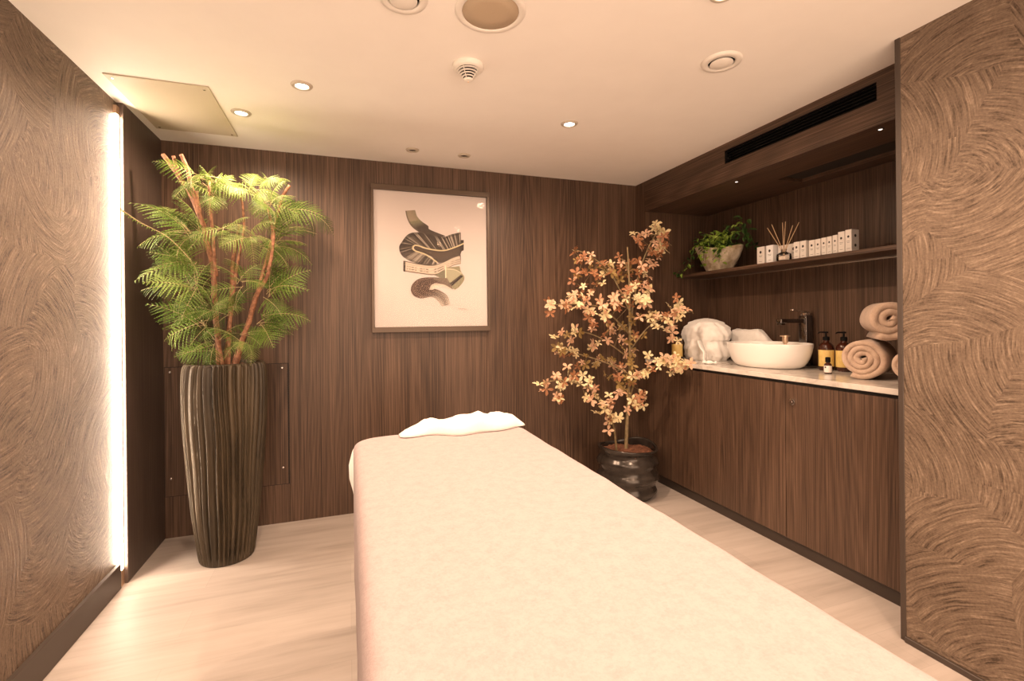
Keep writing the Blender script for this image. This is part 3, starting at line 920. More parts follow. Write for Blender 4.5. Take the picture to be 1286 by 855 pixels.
    for mt in (M_FERN1, M_FERN2, M_FERN3):
        for sd in (1, 2):
            L = 0.30
            bm_ = frond_bm(L, 0.42 if sd == 1 else 0.62, mt, sd * 7)
            q = frond_bm(L * 0.8, 0.35 if sd == 2 else 0.7, mt, sd * 5 + 2)       # the lower blade of a forked frond
            bmesh.ops.transform(q, matrix=Matrix.Rotation(0.75 if sd == 1 else -0.8, 4, 'Z') @ Matrix.Rotation(0.5 if sd == 1 else -0.6, 4, 'X') @ Matrix.Rotation(0.35, 4, 'Y'), verts=q.verts[:])
            tm = bpy.data.meshes.new('tmp'); q.to_mesh(tm); q.free(); bm_.from_mesh(tm); bpy.data.meshes.remove(tm)
            me = bpy.data.meshes.new('frond'); bm_.to_mesh(me); bm_.free(); me.materials.append(mt); me.materials.append(M_RACHIS)
            vari.append(me)
    rn = random.Random(21)
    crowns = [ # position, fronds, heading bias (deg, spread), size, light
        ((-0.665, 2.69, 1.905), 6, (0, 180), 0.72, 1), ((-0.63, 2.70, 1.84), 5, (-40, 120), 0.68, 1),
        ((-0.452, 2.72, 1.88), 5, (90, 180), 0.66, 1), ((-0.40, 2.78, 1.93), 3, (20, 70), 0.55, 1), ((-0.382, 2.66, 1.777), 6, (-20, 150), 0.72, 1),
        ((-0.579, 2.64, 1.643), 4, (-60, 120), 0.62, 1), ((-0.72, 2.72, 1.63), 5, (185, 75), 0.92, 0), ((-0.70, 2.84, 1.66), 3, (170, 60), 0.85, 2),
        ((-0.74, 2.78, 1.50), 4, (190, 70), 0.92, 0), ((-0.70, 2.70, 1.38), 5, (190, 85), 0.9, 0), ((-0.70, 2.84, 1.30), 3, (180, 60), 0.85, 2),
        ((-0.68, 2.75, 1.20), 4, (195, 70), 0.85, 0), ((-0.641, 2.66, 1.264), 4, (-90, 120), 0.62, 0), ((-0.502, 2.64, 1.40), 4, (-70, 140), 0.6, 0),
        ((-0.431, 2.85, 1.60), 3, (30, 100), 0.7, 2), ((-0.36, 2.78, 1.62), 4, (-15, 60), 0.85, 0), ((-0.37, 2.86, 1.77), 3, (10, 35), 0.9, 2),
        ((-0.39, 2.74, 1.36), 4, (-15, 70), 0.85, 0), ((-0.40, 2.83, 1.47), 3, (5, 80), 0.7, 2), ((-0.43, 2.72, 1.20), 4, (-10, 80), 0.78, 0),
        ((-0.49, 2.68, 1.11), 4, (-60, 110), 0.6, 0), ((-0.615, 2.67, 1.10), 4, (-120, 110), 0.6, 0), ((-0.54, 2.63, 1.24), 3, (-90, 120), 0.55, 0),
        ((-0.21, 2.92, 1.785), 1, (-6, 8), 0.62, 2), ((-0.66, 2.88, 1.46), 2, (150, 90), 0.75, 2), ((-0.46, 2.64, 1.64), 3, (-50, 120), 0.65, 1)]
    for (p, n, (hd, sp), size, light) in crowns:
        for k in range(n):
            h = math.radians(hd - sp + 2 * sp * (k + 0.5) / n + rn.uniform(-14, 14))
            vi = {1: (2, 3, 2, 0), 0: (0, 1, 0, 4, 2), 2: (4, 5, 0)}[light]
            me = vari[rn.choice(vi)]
            f = bpy.data.objects.new('frond', me); C.objects.link(f); f.parent = t
            s = size * rn.uniform(0.85, 1.12)
            pos = Vector(p) + Vector((rn.uniform(-.02, .02), rn.uniform(-.02, .02), rn.uniform(-.03, .03)))
            tip = pos + Vector((math.cos(h), math.sin(h), 0)) * 0.27 * s      # keep tips clear of the walls
            if tip.x < -0.955: s *= max(0.35, (pos.x + 0.955) / (0.27 * s * -math.cos(h)))
            if tip.y > 3.115: s *= max(0.3, (3.115 - pos.y) / (0.27 * s * math.sin(h)))
            f.location = pos + off
            f.scale = (s, s, s)
            roll = rn.uniform(0.35, 1.15) * (1 if math.cos(h) > 0 else -1)      # blades turn their faces to the room
            f.rotation_euler = (roll, rn.uniform(-0.95, 0.55), h)
    # two long thin sprays
    for pts in ([(-0.70, 2.62, 1.50), (-0.78, 2.58, 1.60), (-0.88, 2.55, 1.66), (-0.955, 2.53, 1.72)],):
        b = nb(); P = catmull([Vector(q) + off for q in pts], 6); tube(b, P, 0.0022, 5, mi=1)
        for i, q in enumerate(P[3:]):
            for sd in (-1, 1):
                a0 = q; a1 = q + Vector((0.005 * sd - 0.004, 0.0, -0.012)); a2 = q + Vector((0.008 * sd, 0.0, -0.003))
                b.faces.new([b.verts.new(v) for v in (a0, a1, a2)])
        obj('frond', b, [M_FERN2, M_RACHIS], t)
    return t
fern_planter()

# ------------------------------------------------------------------ blossom tree
def blossom_tree():
    base = Vector((1.795, 2.80, 0))
    t = thing('potted_blossom_tree', 'slender artificial tree with peach and cream leaves in a low dark swirled pot', 'plant', base)
    b = nb(); seg = 96
    prof = [(0.150, 0.0), (0.165, 0.008), (0.180, 0.04), (0.194, 0.10), (0.200, 0.17), (0.197, 0.24), (0.192, 0.30), (0.198, 0.325), (0.200, 0.338), (0.192, 0.342), (0.184, 0.335), (0.180, 0.30), (0.178, 0.26)]
    pts = catmull([(r, z, 0) for r, z in prof], 4)
    rings = []
    for p in pts:
        r, z = p.x, p.y
        ring = []
        for i in range(seg):
            a = 2 * PI * i / seg
            inner = 1.0 if r > 0.186 or z < 0.2 else 0.3
            w = math.sin(z * 62 + 1.6 * math.sin(a + 0.4) + 0.8 * math.sin(2 * a)) * 0.0125 * inner * min(1, z / 0.04) * max(0.0, min(1, (0.33 - z) / 0.04))
            zz = z + (0.012 * math.sin(a * 2 + 1) + 0.006 * math.sin(a * 3)) * (z / 0.34)
            ring.append(b.verts.new(((r + w) * math.cos(a), (r + w) * math.sin(a), zz)))
        rings.append(ring)
    for A, B in zip(rings, rings[1:]):
        for i in range(seg):
            j = (i + 1) % seg
            b.faces.new((A[i], A[j], B[j], B[i]))
    b.faces.new(rings[0][::-1]); b.faces.new(rings[-1])
    obj('pot', b, M_POT, t, True)
    b = nb(); r_ = random.Random(8)
    lathe(b, [(0.176, 0.27), (0.172, 0.300), (0.10, 0.312), (0.03, 0.318)], seg=30)
    for _ in range(240):
        a = r_.uniform(0, 2 * PI); r = 0.168 * math.sqrt(r_.random()); s = r_.uniform(0.007, 0.015)
        bmesh.ops.create_icosphere(b, subdivisions=1, radius=s, matrix=Matrix.Translation((r * math.cos(a), r * math.sin(a), 0.314 - r * .07)) @ Matrix.Rotation(r_.uniform(0, 3), 4, 'Z') @ Matrix.Rotation(r_.uniform(-.5, .5), 4, 'X') @ Matrix.Diagonal((1.7, 1, 0.6, 1)))
    o = obj('bark_mulch', b, M_SOIL, t); o['kind'] = 'stuff'
    rn = random.Random(4)
    def lf(b, p, n_leaf, size, mi, nrm):
        n = nrm.normalized(); s = n.cross(Vector((0.2, 0.1, 1))).normalized(); u = n.cross(s)
        a0 = rn.uniform(0, 6)
        for k in range(n_leaf):
            a = a0 + 2 * PI * k / n_leaf + rn.uniform(-0.25, 0.25)
            d = s * math.cos(a) + u * math.sin(a); w = n.cross(d)
            L = size * rn.uniform(0.8, 1.2); W = L * rn.uniform(0.42, 0.56)
            lift = rn.uniform(0.15, 0.5); curl = rn.uniform(-0.15, 0.2)
            row = []
            for q, wd_ in ((0.04, 0.10), (0.35, 0.75), (0.65, 1.0), (0.88, 0.55), (1.0, 0.06)):
                c = p + d * L * q + n * L * (lift * q - (lift + curl) * q * q * 0.7)
                row.append((b.verts.new(c - w * W * wd_ * 0.5 + n * W * wd_ * 0.14), b.verts.new(c - n * 0.0), b.verts.new(c + w * W * wd_ * 0.5 + n * W * wd_ * 0.14)))
            for A, B in zip(row, row[1:]):
                for e in (0, 1):
                    f = b.faces.new((A[e], A[e + 1], B[e + 1], B[e])); f.material_index = mi
                    f.smooth = True
    BR_ = {'trunk': ([(1.784, 2.8, 0.30), (1.799, 2.8, 0.55), (1.821, 2.8, 0.822), (1.825, 2.8, 1.149), (1.823, 2.8, 1.477), (1.813, 2.8, 1.695)], 0.0135, 0.005,
             [(1.783, 2.76, 0.769), (1.782, 2.77, 0.698), (1.722, 2.8, 0.848), (1.666, 2.8, 0.807), (1.832, 2.77, 1.176), (1.863, 2.8, 1.094), (1.786, 2.8, 1.041), (1.849, 2.8, 0.984), (1.816, 2.77, 0.904)]),
    'A': ([(1.824, 2.8, 1.149), (1.887, 2.8, 1.45), (1.946, 2.78, 1.653), (2.031, 2.76, 1.808)], 0.007, 0.003,
      [(1.877, 2.78, 1.749), (1.948, 2.78, 1.791), (2.039, 2.78, 1.828), (2.085, 2.76, 1.816), (2.045, 2.78, 1.74), (2.075, 2.75, 1.698), (1.992, 2.78, 1.666), (2.057, 2.78, 1.646), (1.919, 2.78, 1.532), (1.963, 2.78, 1.489), (1.984, 2.78, 1.572), (1.911, 2.78, 1.411), (1.949, 2.78, 1.367), (2.10, 2.70, 1.70), (2.09, 2.72, 1.762)]),
    'B': ([(1.823, 2.8, 1.258), (1.686, 2.8, 1.501), (1.542, 2.82, 1.623), (1.445, 2.84, 1.664)], 0.006, 0.0025,
      [(1.423, 2.82, 1.65), (1.452, 2.82, 1.598), (1.541, 2.82, 1.601), (1.626, 2.82, 1.577), (1.439, 2.82, 1.492), (1.51, 2.82, 1.515), (1.687, 2.82, 1.546), (1.575, 2.82, 1.436), (1.474, 2.82, 1.419), (1.631, 2.82, 1.502)]),
    'C': ([(1.824, 2.8, 1.095), (1.588, 2.74, 1.268), (1.376, 2.7, 1.298), (1.174, 2.68, 1.292)], 0.006, 0.0025,
      [(1.197, 2.707, 1.288), (1.284, 2.707, 1.298), (1.396, 2.707, 1.288), (1.447, 2.707, 1.319), (1.498, 2.707, 1.242), (1.563, 2.707, 1.278), (1.585, 2.707, 1.221), (1.658, 2.707, 1.361), (1.737, 2.707, 1.341), (1.828, 2.707, 1.33), (1.67, 2.707, 1.304), (1.34, 2.707, 1.318), (1.761, 2.707, 1.388)]),
    'D': ([(1.821, 2.8, 0.931), (1.625, 2.84, 1.07), (1.473, 2.86, 1.121), (1.388, 2.88, 1.101)], 0.0055, 0.0025,
      [(1.378, 2.86, 1.097), (1.431, 2.86, 1.111), (1.563, 2.86, 1.131), (1.661, 2.86, 1.091), (1.611, 2.86, 1.037), (1.706, 2.86, 1.139), (1.8, 2.86, 1.149)]),
    'E': ([(1.70, 2.78, 0.30), (1.651, 2.76, 0.542), (1.483, 2.7, 0.736), (1.269, 2.64, 0.825), (1.093, 2.6, 0.83)], 0.008, 0.0025,
      [(1.124, 2.62, 0.824), (1.205, 2.64, 0.854), (1.253, 2.65, 0.802), (1.203, 2.65, 0.736), (1.33, 2.66, 0.853), (1.379, 2.675, 0.795), (1.436, 2.675, 0.797), (1.486, 2.675, 0.724), (1.514, 2.69, 0.681), (1.577, 2.70, 0.595), (1.611, 2.70, 0.536), (1.641, 2.71, 0.559), (1.601, 2.71, 0.619)]),
    'F': ([(1.820, 2.8, 0.822), (1.665, 2.86, 0.905), (1.466, 2.92, 0.973), (1.349, 2.95, 1.013)], 0.0055, 0.0025,
      [(1.33, 2.91, 1.016), (1.413, 2.91, 0.992), (1.466, 2.91, 0.957), (1.539, 2.91, 0.889), (1.631, 2.91, 0.891), (1.733, 2.91, 0.909)]),
    'G': ([(1.823, 2.8, 0.985), (1.937, 2.74, 1.148), (2.06, 2.66, 1.222), (2.13, 2.56, 1.243)], 0.0055, 0.0025,
      [(1.946, 2.707, 1.17), (2.03, 2.69, 1.201), (2.05, 2.66, 1.152), (2.08, 2.65, 1.107), (2.08, 2.61, 1.239), (2.14, 2.54, 1.232), (1.959, 2.707, 1.213), (1.897, 2.707, 1.304), (2.07, 2.60, 1.30)]),
    'H': ([(1.811, 2.8, 0.631), (1.851, 2.74, 0.826), (1.955, 2.66, 0.891), (2.06, 2.50, 0.897)], 0.007, 0.0025,
      [(1.803, 2.687, 0.834), (1.89, 2.687, 0.894), (1.94, 2.66, 0.923), (1.99, 2.62, 0.905), (2.04, 2.58, 0.895), (2.055, 2.52, 0.889), (2.02, 2.58, 0.935), (1.97, 2.63, 0.948), (2.06, 2.47, 0.912), (1.782, 2.687, 0.636), (1.844, 2.687, 0.7), (1.801, 2.687, 0.666), (1.877, 2.687, 0.831)]),
    'I': ([(1.822, 2.8, 1.50), (1.801, 2.82, 1.60), (1.769, 2.85, 1.62)], 0.004, 0.002,
      [(1.784, 2.835, 1.589), (1.847, 2.835, 1.535), (1.751, 2.835, 1.506), (1.878, 2.835, 1.436), (1.86, 2.835, 1.592)])}
    for key, (pts, r0, r1, cl_) in BR_.items():
        P = [p - base for p in catmull(pts, 7)]; n = len(P)
        b = nb(); tube(b, P, [r0 + (r1 - r0) * i / (n - 1) for i in range(n)], 8)
        o = obj('trunk' if key == 'trunk' else 'branch', b, M_TRUNK, t, True)
        pal = {'B': (0, 0, 3, 1, 2), 'A': (0, 1, 1, 2, 2), 'F': (0, 3, 1, 2), 'D': (0, 1, 3, 2, 1), 'trunk': (0, 3, 3, 1), 'I': (0, 0, 3, 1)}.get(key, (1, 1, 2, 2, 2, 0))
        for c in cl_:
            c = Vector(c) - base
            b = nb(); KEEP.add(id(b))
            near = min(P, key=lambda q: (q - c).length)
            tube(b, [near, near.lerp(c, 0.5) + Vector((0, 0, 0.01)), c], 0.0013, 4, mi=4)
            for e in range(4):
                cc = c if e == 0 else c + Vector((rn.gauss(0, .032), rn.gauss(0, .03), rn.gauss(0, .03)))
                lim = 2.040 if cc.z < 0.96 else 2.075
                if cc.x + base.x > lim: cc.x = lim - base.x - rn.uniform(0, .03)
                nrm = Vector((rn.gauss(-0.35, .5), rn.gauss(-0.75, .5), rn.gauss(0.5, .5)))
                lf(b, cc, rn.choice((4, 5, 5)), rn.uniform(0.029, 0.044), rn.choice(pal), nrm)
                if e: tube(b, [c, cc], 0.001, 3, mi=4)
            obj('leaf_spray', b, M_BLOS + [M_TRUNK], o)
    return t
blossom_tree()

# ------------------------------------------------------------------ wash basin and tap
t = thing('vessel_basin', 'white oval vessel basin standing on the stone worktop', 'basin', (2.40, 2.20, 0.905))
prof = [(0.66, 0.0), (0.76, 0.006), (0.86, 0.03), (0.94, 0.07), (0.985, 0.11), (1.0, 0.138), (0.992, 0.143), (0.972, 0.140), (0.93, 0.10), (0.85, 0.05), (0.70, 0.024), (0.40, 0.018), (0.10, 0.016)]
b = nb(); lathe(b, [(p.x, p.y) for p in catmull([(r, z, 0) for r, z in prof], 4)], seg=72, fx=0.188, fy=0.262)
obj('bowl', b, M_CERAMIC, t, True)
b = nb(); lathe(b, [(0.020, 0.0165), (0.020, 0.020), (0.010, 0.024), (0.0095, 0.140), (0.015, 0.142), (0.016, 0.178), (0.028, 0.180), (0.028, 0.186), (0.010, 0.188)], cx=0.095, cy=-0.04, seg=28)
obj('drain_plug', b, M_BRASS, t, True, angle=40)

t = thing('basin_tap', 'tall dark chrome mixer tap with a lever behind the basin', 'tap', (2.632, 2.135, 0.905))
b = nb(); box(b, (-0.032, -0.032, 0.0), (0.032, 0.032, 0.006), 0, 0.002, 2); box(b, (-0.027, -0.027, 0.006), (0.027, 0.027, 0.305), 0, 0.005, 3); obj('body', b, M_DCHROME, t, True, angle=35)
b = nb()
box(b, (-0.215, -0.019, 0.262), (-0.0268, 0.019, 0.286), 0, 0.004, 3)
box(b, (-0.213, -0.014, 0.250), (-0.180, 0.014, 0.2618), 0, 0.003, 2)
obj('spout', b, M_DCHROME, t, True, angle=35)
b = nb(); box(b, (-0.018, -0.018, 0.3052), (0.018, 0.018, 0.322), 0, 0.003, 2)
q = nb(); box(q, (-0.115, -0.013, -0.005), (0.024, 0.013, 0.005), 0, 0.002, 2)
bmesh.ops.transform(q, matrix=Matrix.Translation((0, 0, 0.329)) @ Matrix.Rotation(0.10, 4, 'Y'), verts=q.verts[:])
me = bpy.data.meshes.new('tmp'); q.to_mesh(me); q.free(); b.from_mesh(me); bpy.data.meshes.remove(me)
obj('lever', b, M_CHROME, t, True, angle=35)

# ------------------------------------------------------------------ rolled towels
def towel_roll(R, L, r0, turns, th, seed, tail=0.0, squash=1.0):
    """spiral rolled towel lying along X, resting at z = 0"""
    b = nb(); pass
    n = int(turns * 34)
    prof = []
    hl = L / 2
    for k in range(7): a = PI * k / 6; prof.append((-math.cos(a) * th / 2 * 0.98, -hl + th * 0.5 - math.sin(a) * th * 0.5))
    for k in range(7): a = PI * k / 6; prof.append((math.cos(a) * th / 2 * 0.98, hl - th * 0.5 + math.sin(a) * th * 0.5))
    rings = []
    a_end = -PI / 2 + 0.5
    for i in range(n + 1):
        s = i / n
        ang = a_end - (1 - s) * turns * 2 * PI
        r = r0 + (R - th / 2 - r0) * s
        ex = mnoise.noise(Vector((s * turns * 2.1, seed, 0))) * 0.012
        ring = []
        for (dr, ax) in prof:
            rr = r + dr + mnoise.noise(Vector((s * 22, ax * 14, seed))) * 0.004
            x = ax + ex * (1 if ax > 0 else -1) + (mnoise.noise(Vector((s * turns * 5, seed + 4, 1))) * 0.005)
            ring.append(b.verts.new((x, rr * math.cos(ang), (rr * math.sin(ang)) * squash)))
        rings.append(ring)
    m_ = len(prof)
    for A, B in zip(rings, rings[1:]):
        for k in range(m_):
            j = (k + 1) % m_
            b.faces.new((A[k], A[j], B[j], B[k]))
    b.faces.new(rings[0]); b.faces.new(rings[-1][::-1])
    lo = min(v.co.z for v in b.verts)
    for v in b.verts: v.co.z -= lo
    return b
G = 'rolled tan towels'
def place_roll(bm_, face, th, L, name, mat, label, group=None):
    o = obj(name, bm_, mat, None, True, loc=(face[0] + L / 2 * math.cos(th), face[1] + L / 2 * math.sin(th), face[2]))
    o.rotation_euler = (0, 0, th)
    return tag(o, label, 'towel', group)
place_roll(towel_roll(0.100, 0.30, 0.008, 3.4, 0.0272, 1.3), (2.262, 1.552, 0.9052), 0.42, 0.30, 'rolled_towel', M_TAN, 'tan rolled towel on the worktop showing its full spiral end', G)
place_roll(towel_roll(0.098, 0.28, 0.008, 2.5, 0.036, 5.1), (2.295, 1.447, 1.090), 0.75, 0.28, 'rolled_towel', M_TAN, 'tan rolled towel stacked on top of the other two', G)
place_roll(towel_roll(0.080, 0.30, 0.008, 3.0, 0.0245, 8.7), (2.262, 1.352, 0.9052), 0.36, 0.30, 'rolled_towel', M_TAN, 'tan rolled towel mostly hidden behind the dark wall trim', G)

# ------------------------------------------------------------------ pump bottles and small bottle
def make_pump():
    t = thing('pump_bottle', '', 'bottle', group='brown pump bottles with yellow labels')
    b = nb(); lathe(b, [(0.033, 0.0), (0.0365, 0.004), (0.037, 0.03), (0.037, 0.122), (0.034, 0.138), (0.024, 0.150), (0.0145, 0.156), (0.0145, 0.166)], seg=40)
    obj('bottle_body', b, M_AMBER, t, True, angle=60)
    b = nb(); lathe(b, [(0.0374, 0.024), (0.0376, 0.0245), (0.0376, 0.113), (0.0374, 0.1135)], seg=40, cap0=False, cap1=False)
    o = obj('label', b, M_LABELY, t, True); o['label'] = 'plain yellow paper label'
    b = nb(); lathe(b, [(0.016, 0.1662), (0.0165, 0.168), (0.0165, 0.184), (0.013, 0.187), (0.005, 0.188), (0.005, 0.205), (0.011, 0.206), (0.011, 0.214), (0.004, 0.216)], seg=24)
    tube(b, [(-0.006, 0.0, 0.211), (-0.030, 0.0, 0.211), (-0.040, 0.0, 0.205)], [0.005, 0.004, 0.0032], 8)
    obj('pump_head', b, M_BLACK, t, True, angle=40)
    return t
t = make_pump(); t.location = (2.50, 1.905, 0.905); t.rotation_euler = (0, 0, -0.6)
t['label'] = 'brown pump bottle with yellow label right of the basin, further from the towels'
dup(t, (2.53, 1.828, 0.905), -0.5, 'brown pump bottle with yellow label half behind the rolled towels')
dup(t, (2.235, 2.826, 0.905), 0.3, 'yellow labelled pump bottle behind the blossom leaves at the worktop end')

t = thing('dropper_bottle', 'small dark bottle with white label and black cap before the pump bottles', 'bottle', (2.36, 1.79, 0.905))
b = nb(); lathe(b, [(0.0155, 0), (0.0172, 0.002), (0.0175, 0.006), (0.0175, 0.046), (0.014, 0.053), (0.009, 0.056), (0.009, 0.060)], seg=28); obj('bottle_body', b, M_AMBER, t, True, angle=60)
b = nb(); lathe(b, [(0.0178, 0.007), (0.0179, 0.0075), (0.0179, 0.042), (0.0178, 0.0425)], seg=28, cap0=False, cap1=False)
o = obj('label', b, M_CARTON, t, True); o['label'] = 'white paper label'
b = nb(); lathe(b, [(0.0115, 0.0602), (0.012, 0.061), (0.012, 0.083), (0.009, 0.086)], seg=24); obj('cap', b, M_BLACK, t, True, angle=40)
b = nb(); box(b, (-0.0185, -0.004, 0.030), (-0.0179, 0.004, 0.038)); obj('emblem', b, M_INKBLK, t)

# ------------------------------------------------------------------ white towels left of the basin
def blob(fn, nu, nv):
    b = nb(); g = []
    for i in range(nu + 1):
        row = []
        for j in range(nv): row.append(b.verts.new(fn(i / nu, j / nv)))
        g.append(row)
    for i in range(nu):
        for j in range(nv):
            k = (j + 1) % nv
            b.faces.new((g[i][j], g[i][k], g[i + 1][k], g[i + 1][j]))
    b.faces.new(g[0][::-1]); b.faces.new(g[-1])
    return b
def bundle(u, v):
    """heaped towel: pinched waist between a ridged foot and a domed crown"""
    a = 2 * PI * v
    prof = [(0.0, 0.80), (0.10, 0.92), (0.25, 0.95), (0.36, 0.91), (0.46, 0.93), (0.60, 1.0), (0.75, 0.97), (0.88, 0.74), (0.96, 0.42), (1.0, 0.06)]
    for (x0, y0), (x1, y1) in zip(prof, prof[1:]):
        if u <= x1:
            tt = (u - x0) / (x1 - x0); tt = tt * tt * (3 - 2 * tt); r = y0 + (y1 - y0) * tt; break
    lob = (0.16 * abs(math.sin(a * 4.5 + 0.6)) ** 0.7 - 0.05) * max(0, 1 - u / 0.45)
    f = mnoise.noise(Vector((math.cos(a) * 2.6, math.sin(a) * 2.6, u * 3.2))) * 0.10 - abs(mnoise.noise(Vector((math.cos(a) * 3.4 + u * 3, math.sin(a) * 3.4 + 7.7, u * 2.2)))) * 0.17 + 0.04
    r = r + lob + (f if u > 0.05 else 0) * (1 if u < .97 else .3)
    return Vector((0.125 * r * math.cos(a), 0.178 * r * math.sin(a) * (1.0 if u < .45 else 1.12), 0.295 * u ** 0.92 + (0.01 * f if u > .1 else 0)))
b = blob(bundle, 44, 80)
tag(obj('white_towel_bundle', b, M_TERRY, None, True, loc=(2.43, 2.755, 0.9055)), 'heaped white towel bundle between the basin and the niche end', 'towel')
def leaning(u, v):
    """folded towel propped between the basin and the wall, sloping down to one side"""
    a = 2 * PI * v
    yy = 2.345 + 0.335 * u
    top = 0.10 + 0.115 * min(1, (u / 0.32)) ** 0.7
    e = 1.0 if 0.03 < u < 0.97 else 0.72
    ca, sa = math.cos(a), math.sin(a)
    px = math.copysign(abs(ca) ** 0.55, ca); pz_ = math.copysign(abs(sa) ** 0.55, sa)
    f = mnoise.noise(Vector((yy * 14, px * 1.5, pz_ * 2))) * 0.012
    return Vector((2.618 + (0.042 * px + f * (0.5 if px < 0 else 0)) * e, yy + 0.012 * pz_, 0.9055 + top / 2 + (top / 2 * pz_ + (f if pz_ > 0 else 0)) * (e if pz_ > 0 else 1)))
b = blob(leaning, 40, 48)
tag(obj('white_folded_towel', b, M_TERRY, None, True), 'white folded towel propped behind the basin against the niche wall', 'towel')
# crumpled white band
def band(u, v):
    a = 2 * PI * v
    c = Vector((2.235 - 0.05 * u + 0.02 * math.sin(u * 9), 2.60 - 0.20 * u, 0.905 + 0.010 + 0.125 * max(0, 1 - u * 2.4) ** 1.5))
    r = 0.017 - 0.009 * u + 0.004 * math.sin(u * 30)
    return c + Vector((r * 1.4 * math.cos(a), r * 0.5 * math.cos(a), max(-0.0095, r * math.sin(a))))
b = blob(band, 60, 14)
tag(obj('white_cloth_belt', b, M_TERRY, None, True), 'crumpled white cloth belt trailing over the worktop edge beside the basin', 'cloth')

# ------------------------------------------------------------------ shelf goods
SZ = 1.532
def carton(y0, y1, h, x, d, label, mat=None, name='carton_box', marks=1):
    w = y0 - y1
    t = thing(name, label, 'box', (x, (y0 + y1) / 2, SZ), 0, 'cartons on the niche shelf')
    b = nb(); box(b, (0, -w / 2, 0), (d, w / 2, h), 0, 0.0007, 1); obj('carton_body', b, mat or M_CARTON, t)
    b = nb()
    for k in range(marks):
        yc = 0 if marks == 1 else (-w * 0.3 + w * 0.6 * k)
        s = min(0.009, w * 0.2)
        zc = h * 0.70
        vs = [(-0.0003, yc + s * math.cos(2 * PI * q / 10) * (1 if q % 2 else .75), zc + s * math.sin(2 * PI * q / 10)) for q in range(10)]
        b.faces.new([b.verts.new(p) for p in vs])
        for zz, ww in ((0.50, 0.26), (0.44, 0.2), (0.18, 0.24)):
            q0 = h * zz
            b.faces.new([b.verts.new(p) for p in ((-0.0003, yc - min(w, .05) * ww, q0), (-0.0003, yc + min(w, .05) * ww, q0), (-0.0003, yc + min(w, .05) * ww, q0 + 0.0016), (-0.0003, yc - min(w, .05) * ww, q0 + 0.0016))])
    obj('emblem', b, M_INKBLK, t)
    return t
carton(2.324, 2.269, 0.113, 2.455, 0.05, 'white carton nearest the plant bowl, standing slightly apart')
carton(2.254, 2.205, 0.113, 2.455, 0.05, 'brightest white carton, second from the plant bowl', M_CARTON2)
carton(2.199, 2.067, 0.105, 2.490, 0.06, 'wide low white carton behind the reed diffuser', marks=2)
carton(2.063, 2.027, 0.104, 2.455, 0.04, 'slim white carton just right of the reed diffuser')
carton(2.022, 1.985, 0.104, 2.455, 0.04, 'slim white carton left of the gap in the carton row')
carton(1.967, 1.933, 0.099, 2.455, 0.04, 'slim white carton right of the gap in the carton row')
carton(1.929, 1.898, 0.099, 2.455, 0.04, 'slim white carton, second right of the gap in the row')
carton(1.893, 1.865, 0.101, 2.455, 0.04, 'slim white carton, third right of the gap in the row')
carton(1.861, 1.834, 0.102, 2.455, 0.04, 'slim white carton, fourth right of the gap in the row')
carton(1.829, 1.803, 0.104, 2.455, 0.04, 'slim white carton beside the two tallest cartons')
carton(1.799, 1.765, 0.116, 2.455, 0.045, 'tall white carton, second from the bare end of the shelf')
t = carton(1.761, 1.728, 0.120, 2.455, 0.055, 'tallest white carton closing the row towards the dark trim')
b = nb()
for zc in (0.088, 0.038):
    b.faces.new([b.verts.new((0.028 + 0.008 * math.cos(2 * PI * q / 10), -0.0165 - 0.0003, zc + 0.008 * math.sin(2 * PI * q / 10))) for q in range(10)])
obj('emblem', b, M_INKBLK, t)

t = thing('reed_diffuser', 'glass reed diffuser with pale sticks in front of the wide carton', 'diffuser', (2.436, 2.112, SZ))
b = nb(); lathe(b, [(0.036, 0.0), (0.039, 0.003), (0.040, 0.02), (0.038, 0.042), (0.022, 0.052), (0.014, 0.056), (0.014, 0.066), (0.0165, 0.068), (0.0165, 0.071), (0.0115, 0.071), (0.0115, 0.056), (0.020, 0.0495), (0.035, 0.041), (0.037, 0.02), (0.036, 0.005)], seg=40)
obj('jar', b, M_JAR, t, True, angle=50)
b = nb(); lathe(b, [(0.0345, 0.0055), (0.0355, 0.007), (0.0352, 0.026), (0.034, 0.0265)], seg=32); obj('oil', b, M_OIL, t, True, angle=50)
b = nb(); 
b.faces.new([b.verts.new((-0.0404, -0.030 + .06 * k / 1, 0.03)) for k in range(2)] + [b.verts.new((-0.0404, 0.030 - .06 * k, 0.0335)) for k in range(2)])
for v in b.verts: v.co.x = -math.sqrt(0.0408 ** 2 - v.co.y ** 2)
obj('printed_band', b, M_INKBLK, t)
for tip in ((-0.01, 0.105, 0.215), (-0.03, 0.055, 0.225), (0.015, 0.0, 0.235), (-0.02, -0.01, 0.225), (0.02, -0.085, 0.215), (0.0, -0.06, 0.20)):
    b = nb(); tx, ty, tz = tip
    L = Vector(tip); base_ = Vector((-tx * 0.25, -ty * 0.22, 0.008))
    tube(b, [base_, L], 0.0019, 6); obj('reed', b, M_REED, t)

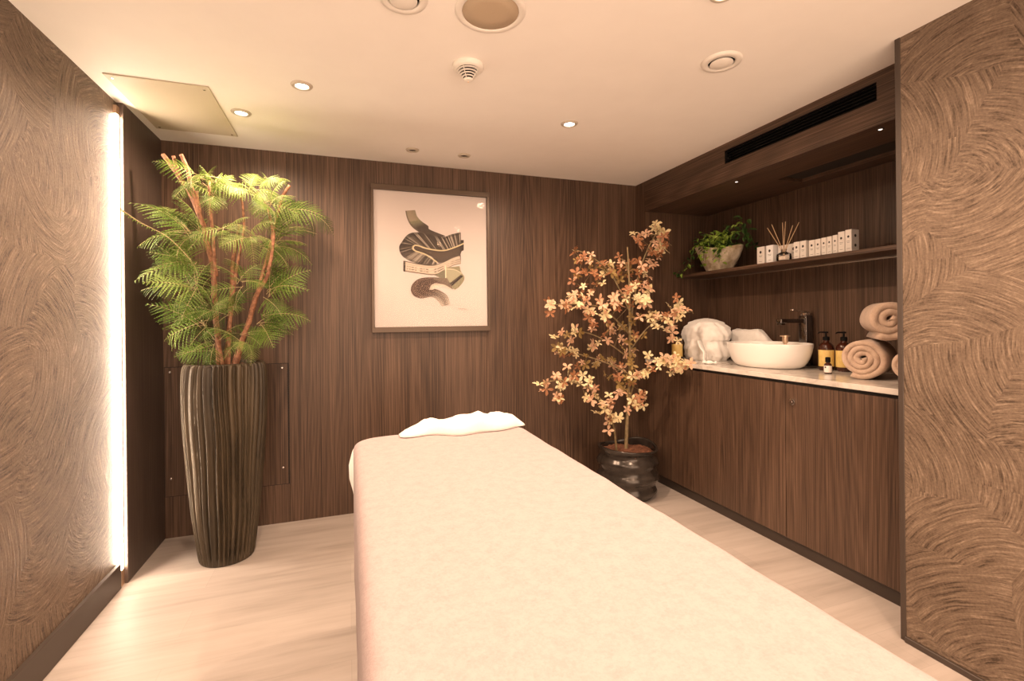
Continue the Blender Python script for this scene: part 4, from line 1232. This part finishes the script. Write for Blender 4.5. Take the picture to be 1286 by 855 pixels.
# plant bowl
t = thing('plant_bowl', 'gold stone bowl with trailing green plants at the end of the niche shelf', 'plant', (2.515, 2.715, SZ))
b = nb(); seg = 60
rings = []
for r, z in ((0.44, 0.0), (0.54, 0.006), (0.68, 0.05), (0.83, 0.10), (0.95, 0.15), (1.0, 0.172), (0.96, 0.173), (0.88, 0.14), (0.78, 0.115)):
    ring = []
    for i in range(seg):
        a = 2 * PI * i / seg
        k = 1 + 0.05 * mnoise.noise(Vector((math.cos(a) * 3, math.sin(a) * 3, z * 9))) + 0.03 * round(math.sin(a * 5 + z * 14) * 1.5) / 1.5
        ring.append(b.verts.new((0.112 * r * k * math.cos(a), 0.195 * r * k * math.sin(a), z + (0.016 * math.sin(a) + 0.01 * math.sin(3 * a)) * (z / 0.17))))
    rings.append(ring)
for A, B in zip(rings, rings[1:]):
    for i in range(seg):
        j = (i + 1) % seg; b.faces.new((A[i], A[j], B[j], B[i]))
b.faces.new(rings[0][::-1]); b.faces.new(rings[-1])
obj('bowl', b, M_BOWL, t, True, angle=30)
rn = random.Random(12)
def ivy_leaf(b, p, d, n, L, mi):
    d = d.normalized(); w = n.cross(d).normalized(); n = d.cross(w)
    out = [(0.0, 0.0), (0.12, 0.30), (0.42, 0.36), (0.72, 0.22), (1.0, 0.0)]
    mid = [b.verts.new(p + d * L * q - n * L * 0.25 * q * q) for q, _ in out]
    for sd in (-1, 1):
        e = [b.verts.new(p + d * L * q + w * sd * L * ww + n * L * (0.10 * ww * 2 - 0.25 * q * q)) for q, ww in out[1:4]]
        for fs in ((mid[0], mid[1], e[0]), (mid[1], mid[2], e[1], e[0]), (mid[2], mid[3], e[2], e[1]), (mid[3], mid[4], e[2])):
            f = b.faces.new(fs); f.material_index = mi; f.smooth = True
def vine(pts, n, L, pal, sp=0.02):
    P = catmull(pts, 8)
    b = nb(); tube(b, P, 0.0018, 5); v = obj('vine', b, M_IVY1, t, True)
    b = nb(); KEEP.add(id(b))
    for k in range(n):
        q = P[int((k + 0.5) / n * (len(P) - 1))] + Vector((rn.gauss(0, sp), rn.gauss(0, sp), rn.gauss(0, sp)))
        if t.location.y + q.y > 2.97: q.y = 2.97 - t.location.y
        q.x = min(q.x, 0.115)
        d = Vector((rn.gauss(-0.3, .6), rn.gauss(0, .8), rn.gauss(-0.2, .5)))
        ivy_leaf(b, q, d, Vector((rn.gauss(-0.4, .4), rn.gauss(-0.2, .4), 1)), L * rn.uniform(0.7, 1.2), rn.choice(pal))
    obj('leaves', b, [M_IVY1, M_IVY2], v)
vine([(0, 0.03, 0.13), (-0.05, 0.02, 0.23), (-0.120, 0.0, 0.19), (-0.145, -0.01, 0.07)], 70, 0.036, (1, 1, 1, 1, 0), 0.022)
vine([(0, -0.02, 0.13), (-0.06, -0.09, 0.23), (-0.105, -0.125, 0.19), (-0.120, -0.130, 0.05)], 84, 0.042, (1, 1, 1, 1, 0), 0.02)
vine([(0, 0.02, 0.13), (-0.05, 0.06, 0.22), (-0.09, 0.09, 0.19)], 40, 0.036, (1, 1, 0), 0.022)
vine([(0, 0.08, 0.13), (-0.03, 0.14, 0.24), (-0.04, 0.19, 0.20), (-0.08, 0.22, 0.09), (-0.15, 0.235, -0.005)], 40, 0.038, (0, 0, 1), 0.02)
vine([(0, 0.05, 0.13), (-0.03, 0.10, 0.24), (-0.02, 0.12, 0.30)], 18, 0.034, (0, 1), 0.012)
vine([(0, -0.05, 0.13), (0.0, -0.12, 0.22), (-0.01, -0.18, 0.26), (0.0, -0.215, 0.34)], 40, 0.044, (0, 0, 0, 1), 0.022)
vine([(0, -0.05, 0.13), (0.03, -0.13, 0.25), (0.05, -0.22, 0.24), (0.06, -0.26, 0.14)], 34, 0.044, (0, 0, 0), 0.024)
vine([(0, 0.0, 0.13), (0.03, 0.03, 0.25), (0.05, -0.03, 0.27)], 36, 0.044, (0, 0, 0, 1), 0.03)
vine([(0, 0.06, 0.13), (0.02, 0.12, 0.21), (-0.02, 0.17, 0.23)], 36, 0.042, (0, 0, 1), 0.03)
vine([(0, -0.03, 0.13), (-0.03, -0.09, 0.20), (-0.07, -0.13, 0.17)], 34, 0.038, (0, 1, 1), 0.022)
